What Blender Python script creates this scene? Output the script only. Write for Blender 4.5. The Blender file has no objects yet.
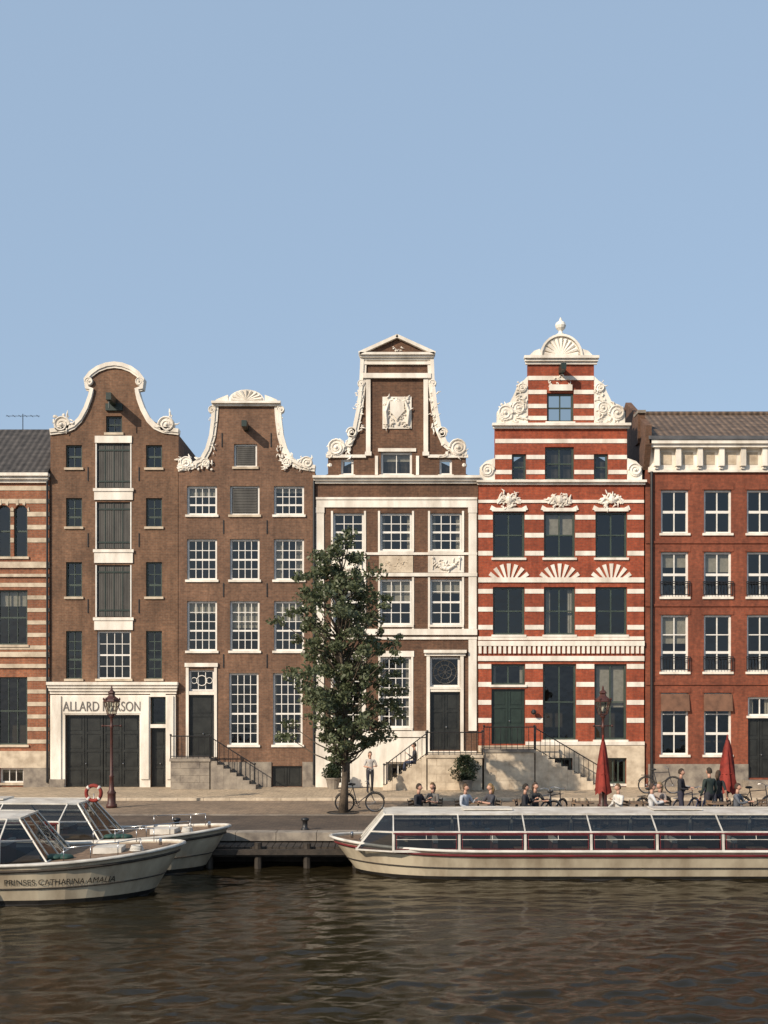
import bpy, bmesh, math, random
import numpy as np
from mathutils import Vector, Matrix
from mathutils.geometry import tessellate_polygon
random.seed(7)
R = random.random
def RU(a, b): return a + (b - a) * R()
scene = bpy.context.scene
U = 23.0            # drawing units per metre on the measured facade elevation
G = -0.10           # quay roadway level
WL = -0.95          # water level
def X(p): return (p - 384) / U
def Z(p): return (787 - p) / U

# ------------------------------------------------------------------ materials
def newmat(name):
    m = bpy.data.materials.new(name); m.use_nodes = True
    nt = m.node_tree
    return m, nt, nt.nodes['Principled BSDF']
def nd(nt, t, **kw):
    n = nt.nodes.new(t)
    for k, v in kw.items():
        if k in n.inputs: n.inputs[k].default_value = v
        else: setattr(n, k, v)
    return n
def mixrgb(nt, mode, fac, a, b):
    n = nt.nodes.new('ShaderNodeMixRGB'); n.blend_type = mode
    for s, v in ((0, fac), (1, a), (2, b)):
        if isinstance(v, (int, float)): n.inputs[s].default_value = v
        elif isinstance(v, tuple): n.inputs[s].default_value = (*v, 1)
        else: nt.links.new(v, n.inputs[s])
    return n.outputs[0]
def ramp(nt, src, p0, p1, c0=(0, 0, 0), c1=(1, 1, 1)):
    r = nt.nodes.new('ShaderNodeValToRGB')
    r.color_ramp.elements[0].position = p0; r.color_ramp.elements[1].position = p1
    r.color_ramp.elements[0].color = (*c0, 1); r.color_ramp.elements[1].color = (*c1, 1)
    nt.links.new(src, r.inputs[0]); return r.outputs[0]
def noise(nt, vec, scale, detail=4, rough=.6):
    n = nd(nt, 'ShaderNodeTexNoise', Scale=scale, Detail=detail, Roughness=rough)
    if vec is not None: nt.links.new(vec, n.inputs['Vector'])
    return n.outputs['Fac']
def bump(nt, bs, h, strength, dist=.02):
    b = nd(nt, 'ShaderNodeBump', Strength=strength, Distance=dist)
    nt.links.new(h, b.inputs['Height']); nt.links.new(b.outputs[0], bs.inputs['Normal'])
def coords(nt, sc=(1, 1, 1)):
    tc = nt.nodes.new('ShaderNodeTexCoord')
    mp = nd(nt, 'ShaderNodeMapping'); mp.inputs['Scale'].default_value = sc
    nt.links.new(tc.outputs['Object'], mp.inputs[0]); return mp.outputs[0]
def brick(name, c1, c2, mortar, horiz=False, bw=.22, rh=.07, ms=.007, stain=.55):
    m, nt, bs = newmat(name)
    tc = nt.nodes.new('ShaderNodeTexCoord')
    if horiz: vec = tc.outputs['Object']
    else:
        sp = nt.nodes.new('ShaderNodeSeparateXYZ'); nt.links.new(tc.outputs['Object'], sp.inputs[0])
        ad = nt.nodes.new('ShaderNodeMath'); ad.operation = 'ADD'
        nt.links.new(sp.outputs[0], ad.inputs[0]); nt.links.new(sp.outputs[1], ad.inputs[1])
        cb = nt.nodes.new('ShaderNodeCombineXYZ')
        nt.links.new(ad.outputs[0], cb.inputs[0]); nt.links.new(sp.outputs[2], cb.inputs[1]); vec = cb.outputs[0]
    br = nt.nodes.new('ShaderNodeTexBrick'); nt.links.new(vec, br.inputs['Vector'])
    br.inputs['Color1'].default_value = (*c1, 1); br.inputs['Color2'].default_value = (*c2, 1)
    br.inputs['Mortar'].default_value = (*mortar, 1); br.inputs['Scale'].default_value = 1
    br.inputs['Brick Width'].default_value = bw; br.inputs['Row Height'].default_value = rh
    br.inputs['Mortar Size'].default_value = ms
    big = ramp(nt, noise(nt, coords(nt), .55, 5), .3, .72, (stain,) * 3, (1.12, 1.1, 1.06))
    strk = ramp(nt, noise(nt, coords(nt, (2.2, 2.2, .22)), 1.6, 4), .3, .6, (.68, .67, .66), (1, 1, 1))
    fine = ramp(nt, noise(nt, coords(nt), 7, 3), .3, .7, (.70, .70, .70), (1.24, 1.2, 1.15))
    c = mixrgb(nt, 'MULTIPLY', 1, br.outputs['Color'], big)
    c = mixrgb(nt, 'MULTIPLY', .85, c, strk); c = mixrgb(nt, 'MULTIPLY', 1, c, fine)
    nt.links.new(c, bs.inputs['Base Color']); bs.inputs['Roughness'].default_value = .88
    bump(nt, bs, br.outputs['Fac'], -.35, .01)
    return m
def plain(name, col, rough=.6, var=.25, scale=3, dirt=None, metal=0, bmp=0, streak=False):
    m, nt, bs = newmat(name)
    v = coords(nt, (1, 1, .3) if streak else (1, 1, 1))
    f = noise(nt, v, scale, 5)
    lo = dirt if dirt else tuple(c * (1 - var * 1.6) for c in col)
    hi = tuple(min(1, c * (1 + var * .35)) for c in col)
    nt.links.new(ramp(nt, f, .3, .62, lo, hi), bs.inputs['Base Color'])
    bs.inputs['Roughness'].default_value = rough; bs.inputs['Metallic'].default_value = metal
    if bmp: bump(nt, bs, noise(nt, coords(nt), scale * 6, 3), bmp, .02)
    return m
def glassmat(name, tint, wav=.03, f0=.06):
    m = bpy.data.materials.new(name); m.use_nodes = True; nt = m.node_tree
    for n in list(nt.nodes):
        if n.type != 'OUTPUT_MATERIAL': nt.nodes.remove(n)
    out = nt.nodes[0]
    tr = nd(nt, 'ShaderNodeBsdfTransparent'); tr.inputs[0].default_value = (*tint, 1)
    gl = nd(nt, 'ShaderNodeBsdfGlossy'); gl.inputs['Roughness'].default_value = .03
    gl.inputs[0].default_value = (.9, .93, .95, 1)
    b = nd(nt, 'ShaderNodeBump', Strength=wav, Distance=.3)
    nt.links.new(noise(nt, coords(nt), 1.3, 2), b.inputs['Height'])
    nt.links.new(b.outputs[0], gl.inputs['Normal'])
    lw = nd(nt, 'ShaderNodeLayerWeight', Blend=.5)
    pw = nd(nt, 'ShaderNodeMath', operation='POWER'); pw.inputs[1].default_value = 4.5; nt.links.new(lw.outputs['Facing'], pw.inputs[0])
    ma = nd(nt, 'ShaderNodeMath', operation='MULTIPLY_ADD'); ma.inputs[1].default_value = .9 - f0; ma.inputs[2].default_value = f0; nt.links.new(pw.outputs[0], ma.inputs[0])
    mx = nd(nt, 'ShaderNodeMixShader')
    nt.links.new(ma.outputs[0], mx.inputs[0]); nt.links.new(tr.outputs[0], mx.inputs[1]); nt.links.new(gl.outputs[0], mx.inputs[2])
    nt.links.new(mx.outputs[0], out.inputs['Surface'])
    return m

M = {}
M['b0'] = brick('orange_brick', (.38, .135, .065), (.31, .105, .052), (.28, .21, .15))
M['b1'] = brick('brown_brick', (.225, .118, .068), (.178, .092, .053), (.21, .155, .11))
M['b2'] = brick('brown_brick_b', (.230, .123, .075), (.178, .093, .057), (.21, .155, .115))
M['b3'] = brick('dark_brown_brick', (.170, .082, .048), (.122, .059, .035), (.17, .12, .08))
M['b4'] = brick('red_brick', (.40, .078, .030), (.32, .060, .025), (.28, .11, .07), stain=.62)
M['b5'] = brick('rust_brick', (.285, .076, .038), (.225, .061, .032), (.20, .085, .05), stain=.66)
M['white'] = plain('weathered_white_paint', (.80, .75, .66), .6, .2, 1.6, (.54, .48, .40), streak=True)
M['stone'] = plain('sandstone', (.57, .48, .36), .8, .25, 2.0, (.33, .26, .185), bmp=.2)
M['greystone'] = plain('grey_stone', (.28, .24, .19), .8, .3, 2.0, (.12, .10, .085), bmp=.3)
M['frame'] = plain('white_window_paint', (.76, .73, .67), .5, .1, 3)
M['darkframe'] = plain('dark_green_paint', (.022, .036, .028), .4, .2, 3)
M['greenframe'] = plain('grey_green_paint', (.050, .068, .052), .4, .2, 3)
M['door'] = plain('dark_door_paint', (.024, .025, .022), .35, .3, 3)
M['shutter'] = plain('grey_shutter_paint', (.070, .066, .058), .6, .3, 3, streak=True)
M['iron'] = plain('black_iron', (.015, .015, .016), .45, .2, 5)
M['lampred'] = plain('lamp_brown_paint', (.07, .022, .016), .5, .3, 5)
M['glass'] = glassmat('window_glass', (.62, .63, .60), .05, .07)
M['boatglass'] = glassmat('boat_glass', (.46, .48, .48), .02, .05)
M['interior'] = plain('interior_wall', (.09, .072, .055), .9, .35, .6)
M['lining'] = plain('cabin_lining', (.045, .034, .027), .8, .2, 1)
M['curtain'] = plain('curtain_cloth', (.50, .46, .40), .9, .15, 6)
M['lead'] = plain('roof_lead', (.1, .1, .105), .6, .3, 2)
M['letters'] = plain('sign_letters', (.15, .135, .12), .6, .1, 3)
M['hull'] = plain('cream_hull_paint', (.54, .47, .345), .35, .2, 1.2, (.29, .23, .16), streak=True)
M['hullw'] = plain('white_boat_paint', (.60, .57, .51), .4, .2, 2, (.38, .35, .30))
M['maroon'] = plain('maroon_paint', (.14, .018, .02), .35, .2, 3)
M['boot'] = plain('dark_boot_paint', (.02, .018, .016), .5, .3, 3)
M['deck'] = plain('teak_deck', (.20, .13, .08), .7, .3, 5)
M['timber'] = plain('wet_timber', (.04, .03, .021), .7, .4, 4, bmp=.4)
M['seat'] = plain('seat_vinyl', (.12, .04, .03), .6, .2, 3)
M['cloth_white'] = plain('table_cloth', (.55, .53, .48), .8, .1, 3)
M['umb'] = plain('red_canvas', (.24, .026, .016), .8, .35, 4)
M['teal'] = plain('teal_tarp', (.02, .07, .055), .7, .3, 4)
M['rubber'] = plain('rubber', (.02, .02, .02), .8, .2, 4)
M['chrome'] = plain('steel_rail', (.5, .5, .5), .25, .1, 3, metal=1)
M['skin'] = plain('skin', (.48, .27, .19), .55, .1, 8)
M['eye'] = plain('eye_dark', (.02, .015, .01), .3, .1, 8)
M['lip'] = plain('lip', (.3, .09, .08), .5, .1, 8)
M['lglass'] = glassmat('lantern_glass', (.8, .8, .75), .02, .08)
M['bark'] = plain('bark', (.10, .075, .052), .9, .4, 5, bmp=.8)
M['awn'] = plain('tan_blind', (.17, .085, .05), .8, .25, 3)
def cloth(n, c): 
    k = 'cl_' + n
    if k not in M: M[k] = plain(n + '_cloth', c, .85, .25, 6)
    return k
def tiles(name, col):
    m, nt, bs = newmat(name)
    v = coords(nt)
    w1 = nd(nt, 'ShaderNodeTexWave', Scale=1.1); w1.wave_type = 'BANDS'; w1.bands_direction = 'X'; nt.links.new(v, w1.inputs[0])
    w2 = nd(nt, 'ShaderNodeTexWave', Scale=1.3); w2.wave_type = 'BANDS'; w2.bands_direction = 'Z'; w2.wave_profile = 'SAW'; nt.links.new(v, w2.inputs[0])
    n = ramp(nt, noise(nt, v, 3, 5), .3, .7, tuple(c * .5 for c in col), tuple(c * 1.5 for c in col))
    c = mixrgb(nt, 'MULTIPLY', .55, n, ramp(nt, w1.outputs['Fac'], .1, .6, (.3, .3, .3)))
    c = mixrgb(nt, 'MULTIPLY', .5, c, ramp(nt, w2.outputs['Fac'], .0, .5, (.4, .4, .4)))
    nt.links.new(c, bs.inputs['Base Color']); bs.inputs['Roughness'].default_value = .8
    bump(nt, bs, w1.outputs['Fac'], .6, .05); return m
M['tile'] = tiles('dark_roof_tiles', (.060, .052, .046))
M['tile2'] = tiles('brown_roof_tiles', (.14, .095, .065))
def leafmat(name, a, b):
    m, nt, bs = newmat(name)
    n = ramp(nt, noise(nt, coords(nt), 2.2, 3), .35, .65, a, b)
    nt.links.new(n, bs.inputs['Base Color']); bs.inputs['Roughness'].default_value = .5
    out = [q for q in nt.nodes if q.type == 'OUTPUT_MATERIAL'][0]
    tl = nd(nt, 'ShaderNodeBsdfTranslucent'); nt.links.new(n, tl.inputs[0])
    mx = nd(nt, 'ShaderNodeMixShader'); mx.inputs[0].default_value = .35
    nt.links.new(bs.outputs[0], mx.inputs[1]); nt.links.new(tl.outputs[0], mx.inputs[2]); nt.links.new(mx.outputs[0], out.inputs['Surface'])
    return m
M['leaf'] = leafmat('leaves', (.075, .095, .045), (.15, .17, .09))
M['leafd'] = leafmat('shrub_leaves', (.02, .035, .015), (.05, .07, .03))

# ------------------------------------------------------------------ mesh builder
class MB:
    def __init__(s): s.v = []; s.f = []
    def add(s, vs, fs):
        o = len(s.v); s.v += [tuple(a) for a in vs]; s.f += [tuple(i + o for i in f) for f in fs]
    def box(s, x0, x1, y0, y1, z0, z1):
        s.add([(x0, y0, z0), (x1, y0, z0), (x1, y1, z0), (x0, y1, z0), (x0, y0, z1), (x1, y0, z1), (x1, y1, z1), (x0, y1, z1)],
              [(0, 1, 5, 4), (1, 2, 6, 5), (2, 3, 7, 6), (3, 0, 4, 7), (4, 5, 6, 7), (3, 2, 1, 0)])
    def quad(s, a, b, c, d): s.add([a, b, c, d], [(0, 1, 2, 3)])
    def prism(s, pts, y0, y1):
        n = len(pts)
        tri = tessellate_polygon([[Vector((p[0], p[1], 0)) for p in pts]])
        vs = [(p[0], y0, p[1]) for p in pts] + [(p[0], y1, p[1]) for p in pts]
        fs = [tuple(t) for t in tri] + [tuple(i + n for i in t)[::-1] for t in tri]
        fs += [(i, (i + 1) % n, (i + 1) % n + n, i + n) for i in range(n)]
        s.add(vs, fs)
    def ribbon(s, pts, w, y0, y1, side=1):
        n = len(pts); off = []
        for i in range(n):
            a = Vector(pts[max(i - 1, 0)]); b = Vector(pts[min(i + 1, n - 1)]); d = (b - a)
            if d.length < 1e-6: d = Vector((1, 0))
            d.normalize(); nn = Vector((-d.y, d.x)) * w * side
            off.append((pts[i][0] + nn.x, pts[i][1] + nn.y))
        for i in range(n - 1):
            q = [pts[i], pts[i + 1], off[i + 1], off[i]]
            vs = [(p[0], y0, p[1]) for p in q] + [(p[0], y1, p[1]) for p in q]
            fs = [(0, 1, 2, 3), (7, 6, 5, 4), (0, 4, 5, 1), (2, 6, 7, 3)]
            if i == 0: fs.append((3, 7, 4, 0))
            if i == n - 2: fs.append((1, 5, 6, 2))
            s.add(vs, fs)
    def tube(s, pts, r, n=6, cap=True):
        pts = [Vector(p) for p in pts]; k = len(pts)
        if not isinstance(r, (list, tuple)): r = [r] * k
        vs = []; fs = []
        ref = None
        for i, p in enumerate(pts):
            d = (pts[min(i + 1, k - 1)] - pts[max(i - 1, 0)])
            if d.length < 1e-9: d = Vector((0, 0, 1))
            d.normalize()
            if ref is None: ref = d.orthogonal().normalized()
            ref = (ref - d * ref.dot(d))
            if ref.length < 1e-5: ref = d.orthogonal()
            ref.normalize(); bb = d.cross(ref)
            for j in range(n):
                a = 2 * math.pi * j / n
                vs.append(p + (ref * math.cos(a) + bb * math.sin(a)) * r[i])
        for i in range(k - 1):
            for j in range(n):
                fs.append((i * n + j, i * n + (j + 1) % n, (i + 1) * n + (j + 1) % n, (i + 1) * n + j))
        if cap: fs += [tuple(range(n))[::-1], tuple((k - 1) * n + j for j in range(n))]
        s.add(vs, fs)
    def ball(s, c, r, sc=(1, 1, 1), nu=8, nv=5, M3=None):
        vs = []; fs = []
        for i in range(nv + 1):
            t = math.pi * i / nv
            for j in range(nu):
                a = 2 * math.pi * j / nu
                v = Vector((math.sin(t) * math.cos(a) * r * sc[0], math.sin(t) * math.sin(a) * r * sc[1], math.cos(t) * r * sc[2]))
                if M3: v = M3 @ v
                vs.append(v + Vector(c))
        for i in range(nv):
            for j in range(nu):
                fs.append((i * nu + j, (i + 1) * nu + j, (i + 1) * nu + (j + 1) % nu, i * nu + (j + 1) % nu))
        s.add(vs, fs)
    def lathe(s, c, prof, n=12):
        vs = []; fs = []
        for r, z in prof:
            for j in range(n):
                a = 2 * math.pi * j / n
                vs.append((c[0] + r * math.cos(a), c[1] + r * math.sin(a), c[2] + z))
        for i in range(len(prof) - 1):
            for j in range(n):
                fs.append((i * n + j, i * n + (j + 1) % n, (i + 1) * n + (j + 1) % n, (i + 1) * n + j))
        fs += [tuple(range(n))[::-1], tuple((len(prof) - 1) * n + j for j in range(n))]
        s.add(vs, fs)
    def torus(s, c, Rr, r, axis='y', n=24, m=6):
        vs = []; fs = []
        for i in range(n):
            a = 2 * math.pi * i / n
            for j in range(m):
                b = 2 * math.pi * j / m
                q = (Rr + r * math.cos(b)); u, w, h = q * math.cos(a), q * math.sin(a), r * math.sin(b)
                p = (u, h, w) if axis == 'y' else ((u, w, h) if axis == 'z' else (h, u, w))
                vs.append((p[0] + c[0], p[1] + c[1], p[2] + c[2]))
        for i in range(n):
            for j in range(m):
                fs.append((i * m + j, ((i + 1) % n) * m + j, ((i + 1) % n) * m + (j + 1) % m, i * m + (j + 1) % m))
        s.add(vs, fs)
    def mesh(s, name, mat, smooth=False, recalc=True):
        me = bpy.data.meshes.new(name); me.from_pydata(s.v, [], s.f); me.validate()
        if recalc:
            bm = bmesh.new(); bm.from_mesh(me); bmesh.ops.recalc_face_normals(bm, faces=bm.faces); bm.to_mesh(me); bm.free()
        me.materials.append(M[mat] if isinstance(mat, str) else mat)
        if smooth: me.polygons.foreach_set('use_smooth', [True] * len(me.polygons))
        return me
class Thing:
    def __init__(s, name, loc=(0, 0, 0), rot=0, world=False):
        s.name = name; s.loc = Vector(loc); s.rot = rot; s.world = world; s.parts = {}; s.extra = []
    def part(s, name, mat, smooth=False):
        k = (name, mat)
        if k not in s.parts: s.parts[k] = (MB(), smooth)
        return s.parts[k][0]
    def finish(s):
        e = bpy.data.objects.new(s.name, None); e.empty_display_size = .2
        e.location = s.loc; e.rotation_euler = (0, 0, s.rot); scene.collection.objects.link(e)
        obs = []
        for (n, mat), (mb, sm) in s.parts.items():
            if mb.v: obs.append(bpy.data.objects.new(n, mb.mesh(n, mat, sm)))
        obs += s.extra
        for o in obs:
            if o.name not in scene.collection.objects: scene.collection.objects.link(o)
            o.parent = e
            if s.world: o.matrix_parent_inverse = Matrix.Translation(-s.loc)
        s.empty = e; return e
def single(name, mb, mat, smooth=False):
    o = bpy.data.objects.new(name, mb.mesh(name, mat, smooth)); scene.collection.objects.link(o); return o
def text_mesh(name, body, size, mat, extrude=.012):
    cu = bpy.data.curves.new(name, 'FONT'); cu.body = body; cu.size = size; cu.extrude = extrude; cu.align_x = 'CENTER'
    o = bpy.data.objects.new(name, cu); scene.collection.objects.link(o)
    dg = bpy.context.evaluated_depsgraph_get(); me = bpy.data.meshes.new_from_object(o.evaluated_get(dg))
    bpy.data.objects.remove(o); me.materials.clear(); me.materials.append(M[mat])
    return me

# ------------------------------------------------------------------ facade kit
def rect(x0, x1, z0, z1): return [(x0, z0), (x1, z0), (x1, z1), (x0, z1)]
def archrect(x0, x1, z0, z1, rise):
    c = (x0 + x1) / 2; h = (x1 - x0) / 2; pts = [(x0, z0), (x1, z0)]
    for i in range(9):
        a = math.pi * i / 8; pts.append((c + h * math.cos(a), z1 - rise + rise * math.sin(a)))
    return pts
TH = .32
def facade(b, mat, outline, holes, body_top, depth=11):
    w = b.part('walls', mat)
    loops = [[Vector((p[0], p[1], 0)) for p in outline]] + [[Vector((p[0], p[1], 0)) for p in h] for h in holes]
    tri = tessellate_polygon(loops); flat = [p for l in loops for p in l]
    w.add([(p.x, 0, p.y) for p in flat], [tuple(t) for t in tri])
    w.add([(p.x, TH, p.y) for p in flat], [tuple(t)[::-1] for t in tri])
    n = len(outline)
    w.add([(p[0], 0, p[1]) for p in outline] + [(p[0], TH, p[1]) for p in outline],
          [(i, (i + 1) % n, (i + 1) % n + n, i + n) for i in range(n)])
    for h in holes:
        n = len(h)
        w.add([(p[0], 0, p[1]) for p in h] + [(p[0], TH, p[1]) for p in h],
              [(i, (i + 1) % n, (i + 1) % n + n, i + n) for i in range(n)])
    x0 = min(p[0] for p in outline) + .02; x1 = max(p[0] for p in outline) - .02
    w.quad((x0, TH, 0), (x0, depth, 0), (x0, depth, body_top), (x0, TH, body_top))
    w.quad((x1, TH, 0), (x1, depth, 0), (x1, depth, body_top), (x1, TH, body_top))
    w.quad((x0, depth, 0), (x1, depth, 0), (x1, depth, body_top), (x0, depth, body_top))
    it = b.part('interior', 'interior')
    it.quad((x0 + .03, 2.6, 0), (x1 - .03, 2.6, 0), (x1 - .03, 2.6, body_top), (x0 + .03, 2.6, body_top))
    return x0, x1
def floors(b, x0, x1, zs):
    it = b.part('interior', 'interior')
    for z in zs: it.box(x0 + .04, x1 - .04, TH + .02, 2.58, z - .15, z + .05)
def window(b, x0, x1, z0, z1, cols=3, rows=4, fmat='frame', fw=.075, mt=.028, inset=.10, sill='stone', rail=True, cur=None, pr=.35):
    f = b.part('window_frames', fmat); y0 = inset; y1 = inset + .11
    f.box(x0, x0 + fw, y0, y1, z0, z1); f.box(x1 - fw, x1, y0, y1, z0, z1)
    f.box(x0 + fw, x1 - fw, y0, y1, z0, z0 + fw); f.box(x0 + fw, x1 - fw, y0, y1, z1 - fw, z1)
    g = b.part('window_glass', 'glass')
    zm = (z0 + z1) / 2
    for (a, c) in ((z0 + fw, zm), (zm, z1 - fw)):
        t = RU(-.012, .012); u = RU(-.008, .008)
        yb = inset + .06
        g.quad((x0 + fw, yb + u, a), (x1 - fw, yb - u, a), (x1 - fw, yb + t - u, c), (x0 + fw, yb + t + u, c))
    m = b.part('window_mullions', fmat); ym0 = inset + .025; ym1 = inset + .095
    iw = (x1 - x0 - 2 * fw) / cols; ih = (z1 - z0 - 2 * fw) / rows
    for i in range(1, cols):
        xx = x0 + fw + iw * i; m.box(xx - mt / 2, xx + mt / 2, ym0, ym1, z0 + fw, z1 - fw)
    for j in range(1, rows):
        zz = z0 + fw + ih * j; t = mt / 2
        if rail and j == rows // 2: t = mt * 1.25
        m.box(x0 + fw, x1 - fw, ym0 - .004, ym1 + .004, zz - t, zz + t)
    if sill: b.part('sills', sill).box(x0 - .07, x1 + .07, -.07, inset + .02, z0 - .09, z0 + .012)
    c = b.part('curtains', 'curtain'); yc = .28
    k = R() if cur is None else cur
    if k < pr * .5:
        zz = z1 - (z1 - z0) * RU(.2, .6); c.box(x0 + .03, x1 - .03, yc, yc + .01, zz, z1)
    elif k < pr:
        w = (x1 - x0) * RU(.12, .28)
        for (a, bb) in ((x0 + .02, x0 + w), (x1 - w, x1 - .02)):
            n = 6
            for q in range(n):
                xa = a + (bb - a) * q / n; xb = a + (bb - a) * (q + 1) / n
                ya = yc + (.03 if q % 2 else 0); yb = yc + (0 if q % 2 else .03)
                c.quad((xa, ya, z0), (xb, yb, z0), (xb, yb, z1), (xa, ya, z1))
def door(b, x0, x1, z0, z1, leaves=2, mat='door', inset=.14, rows=3):
    d = b.part('door', mat); d.box(x0, x1, inset, inset + .08, z0, z1)
    lw = (x1 - x0) / leaves
    for i in range(leaves):
        a = x0 + lw * i; c = a + lw
        d.box(a + .015, a + .09, inset - .03, inset - .001, z0 + .01, z1 - .01); d.box(c - .09, c - .015, inset - .03, inset - .001, z0 + .01, z1 - .01)
        hh = (z1 - z0) / rows
        for j in range(rows + 1):
            zz = min(max(z0 + hh * j, z0 + .06), z1 - .06); d.box(a + .091, c - .091, inset - .028, inset - .002, zz - .05, zz + .05)
        for j in range(rows):
            d.box(a + .14, c - .14, inset - .02, inset - .003, z0 + hh * j + .12, z0 + hh * (j + 1) - .12)
    h = b.part('door_handle', 'chrome')
    h.ball(((x0 + x1) / 2 + .06, inset - .06, z0 + 1.0), .035)
def scroll(mb, cx, cz, r, y0=-.14, y1=.1, flip=1, turns=1.6):
    n = 20; mb.prism([(cx + r * .93 * math.cos(2 * math.pi * i / n), cz + r * .93 * math.sin(2 * math.pi * i / n)) for i in range(n)], y0 + .04, y1)
    pts = []
    k = 26
    for i in range(k):
        t = i / (k - 1); a = t * turns * 2 * math.pi; rr = r * (1 - .72 * t)
        pts.append((cx + flip * rr * math.cos(a), y0 + .03, cz + rr * math.sin(a)))
    mb.tube(pts, [r * .13 * (1 - .4 * i / k) for i in range(k)], 5)
    mb.ball((cx, y0 + .02, cz), r * .22)
def relief(mb, x0, x1, z0, z1, y, n, rmin=.035, rmax=.08, sh=None):
    # carved leafwork: short curled strokes mixed with buds
    for i in range(n):
        u, v = R(), R(); x = x0 + (x1 - x0) * u; z = z0 + (z1 - z0) * v
        if sh and ((2 * u - 1) ** 2 + (2 * v - 1) ** 2) > 1: continue
        r = RU(rmin, rmax)
        if i % 3 == 0: mb.ball((x, y, z), r * .8, (RU(.7, 1.4), RU(.5, .8), RU(.7, 1.3)), 6, 4)
        else:
            a = RU(0, 6.28); b_ = a + RU(-1.2, 1.2); L_ = r * 1.6
            mb.tube([(x, y, z), (x + L_ * math.cos(a), y - r * .4, z + L_ * math.sin(a)), (x + L_ * (math.cos(a) + math.cos(b_)), y, z + L_ * (math.sin(a) + math.sin(b_)))], [r * .55, r * .45, r * .15], 5)
def garland(mb, x0, x1, z, sag, y):
    for i in range(17):
        t = i / 16; x = x0 + (x1 - x0) * t; zz = z - sag * (1 - (2 * t - 1) ** 2)
        r = .05 + .045 * (1 - abs(2 * t - 1)); mb.ball((x, y, zz), r, (1, .8, 1), 6, 4)
        mb.ball((x + RU(-.04, .04), y - .03, zz + RU(-.05, .05)), r * .6, (1, 1, 1), 6, 4)
    for xx in (x0, x1): mb.tube([(xx, y, z + .06), (xx, y, z - sag * 1.1)], [.05, .02], 5); mb.ball((xx, y - .02, z + .05), .07, (1, .8, 1), 6, 4)
def roof(b, x0, x1, z, ridge, y0, y1, mat='tile', xr=None):
    r = b.part('roof', mat); xm = (x0 + x1) / 2 if xr is None else xr
    r.add([(x0, y0, z), (xm, y0, ridge), (x1, y0, z), (x0, y1, z), (xm, y1, ridge), (x1, y1, z)], [(0, 1, 4, 3), (1, 2, 5, 4), (0, 2, 1), (3, 4, 5), (0, 3, 5, 2)])
def anchors(b, xs, zs):
    a = b.part('wall_anchors', 'iron')
    for x in xs:
        for z in zs: a.box(x - .02, x + .02, -.03, .01, z - .3, z + .3)
def cornice(mb, x0, x1, zt, h, out=.25, steps=3):
    for i in range(steps):
        o = out * (1 - i / steps); e = o * .35
        mb.box(x0 - e, x1 + e, -o, .02 + .003 * i, zt - h * (i + 1) / steps + (.003 if i else 0), zt - h * i / steps)

# ================================================================== HOUSE 0 (striped, far left)
b = Thing('canal_house', (X(-60), 0, 0), world=True)
xL, xR = -190, 49.5
holes = []; wins = []
px = -12
while px + 30 > xL:
    wins.append(('a', px + 9, px + 22.5, 505, 557)); wins.append(('a', px + 26, px + 39.5, 505, 557))
    wins.append(('r', px + 9, px + 39.5, 590, 645)); wins.append(('r', px + 9, px + 39.5, 677, 745))
    wins.append(('s', px + 12, px + 36, 768, 783))
    px -= 62
for k, a, c, t, bt in wins:
    if k == 'a': holes.append(archrect(X(a), X(c), Z(bt), Z(t), .3))
    else: holes.append(rect(X(a), X(c), Z(bt), Z(t)))
facade(b, 'b0', rect(X(xL), X(xR), 0, Z(480)), holes, Z(482))
floors(b, X(xL), X(xR), [Z(655), Z(570), Z(755)])
for k, a, c, t, bt in wins:
    if k == 'a': window(b, X(a), X(c), Z(bt), Z(t), 1, 2, fmat='greenframe', fw=.06)
    elif k == 'r': window(b, X(a), X(c), Z(bt), Z(t), 3, 2, fmat='greenframe', pr=.5)
    else: window(b, X(a), X(c), Z(bt), Z(t), 3, 1, fmat='frame', rail=False)
st = b.part('stone_bands', 'stone')
def bands(st, xa, xb, zlist, holes_px, y0=-.025, y1=.01):
    for (zt, zb) in zlist:
        ivs = [(xa, xb)]
        for (a, c, t, bt) in holes_px:
            if t < zb and bt > zt:
                nv = []
                for (u, v) in ivs:
                    if c <= u or a >= v: nv.append((u, v))
                    else:
                        if a > u: nv.append((u, a))
                        if c < v: nv.append((c, v))
                ivs = nv
        for (u, v) in ivs:
            if v - u > .5: st.box(X(u), X(v), y0, y1, Z(zb), Z(zt))
hp = [(a, c, t, bt) for k, a, c, t, bt in wins]
bands(st, xL, xR, [(486 + 13 * i, 490.5 + 13 * i) for i in range(5)] + [(583 + 12.5 * i, 587 + 12.5 * i) for i in range(6)] + [(677 + 12.5 * i, 681 + 12.5 * i) for i in range(6)], hp)
st2 = b.part('string_courses', 'stone')
for (t, bt) in ((562, 568), (574, 577), (652, 657), (664, 668)): st2.box(X(xL), X(xR), -.08, .01, Z(bt), Z(t))
vo = b.part('arch_voussoirs', 'stone')
for k, a, c, t, bt in wins:
    if k == 'a':
        m_ = (X(a) + X(c)) / 2; zc_ = Z(t) - .3
        for q in range(0, 7, 2):
            a0 = math.pi * (q + .1) / 7; a1 = math.pi * (q + .9) / 7
            vo.prism([(m_ + .32 * math.cos(a0), zc_ + .33 * math.sin(a0)), (m_ + .32 * math.cos(a1), zc_ + .33 * math.sin(a1)), (m_ + .38 * math.cos(a1), zc_ + .55 * math.sin(a1)), (m_ + .38 * math.cos(a0), zc_ + .55 * math.sin(a0))], -.04, .004)
pl = b.part('plinth', 'greystone')
ed = [xL] + sorted([v for k, a, c, t, bt in wins if k == 's' for v in (a, c)]) + [xR]
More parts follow.
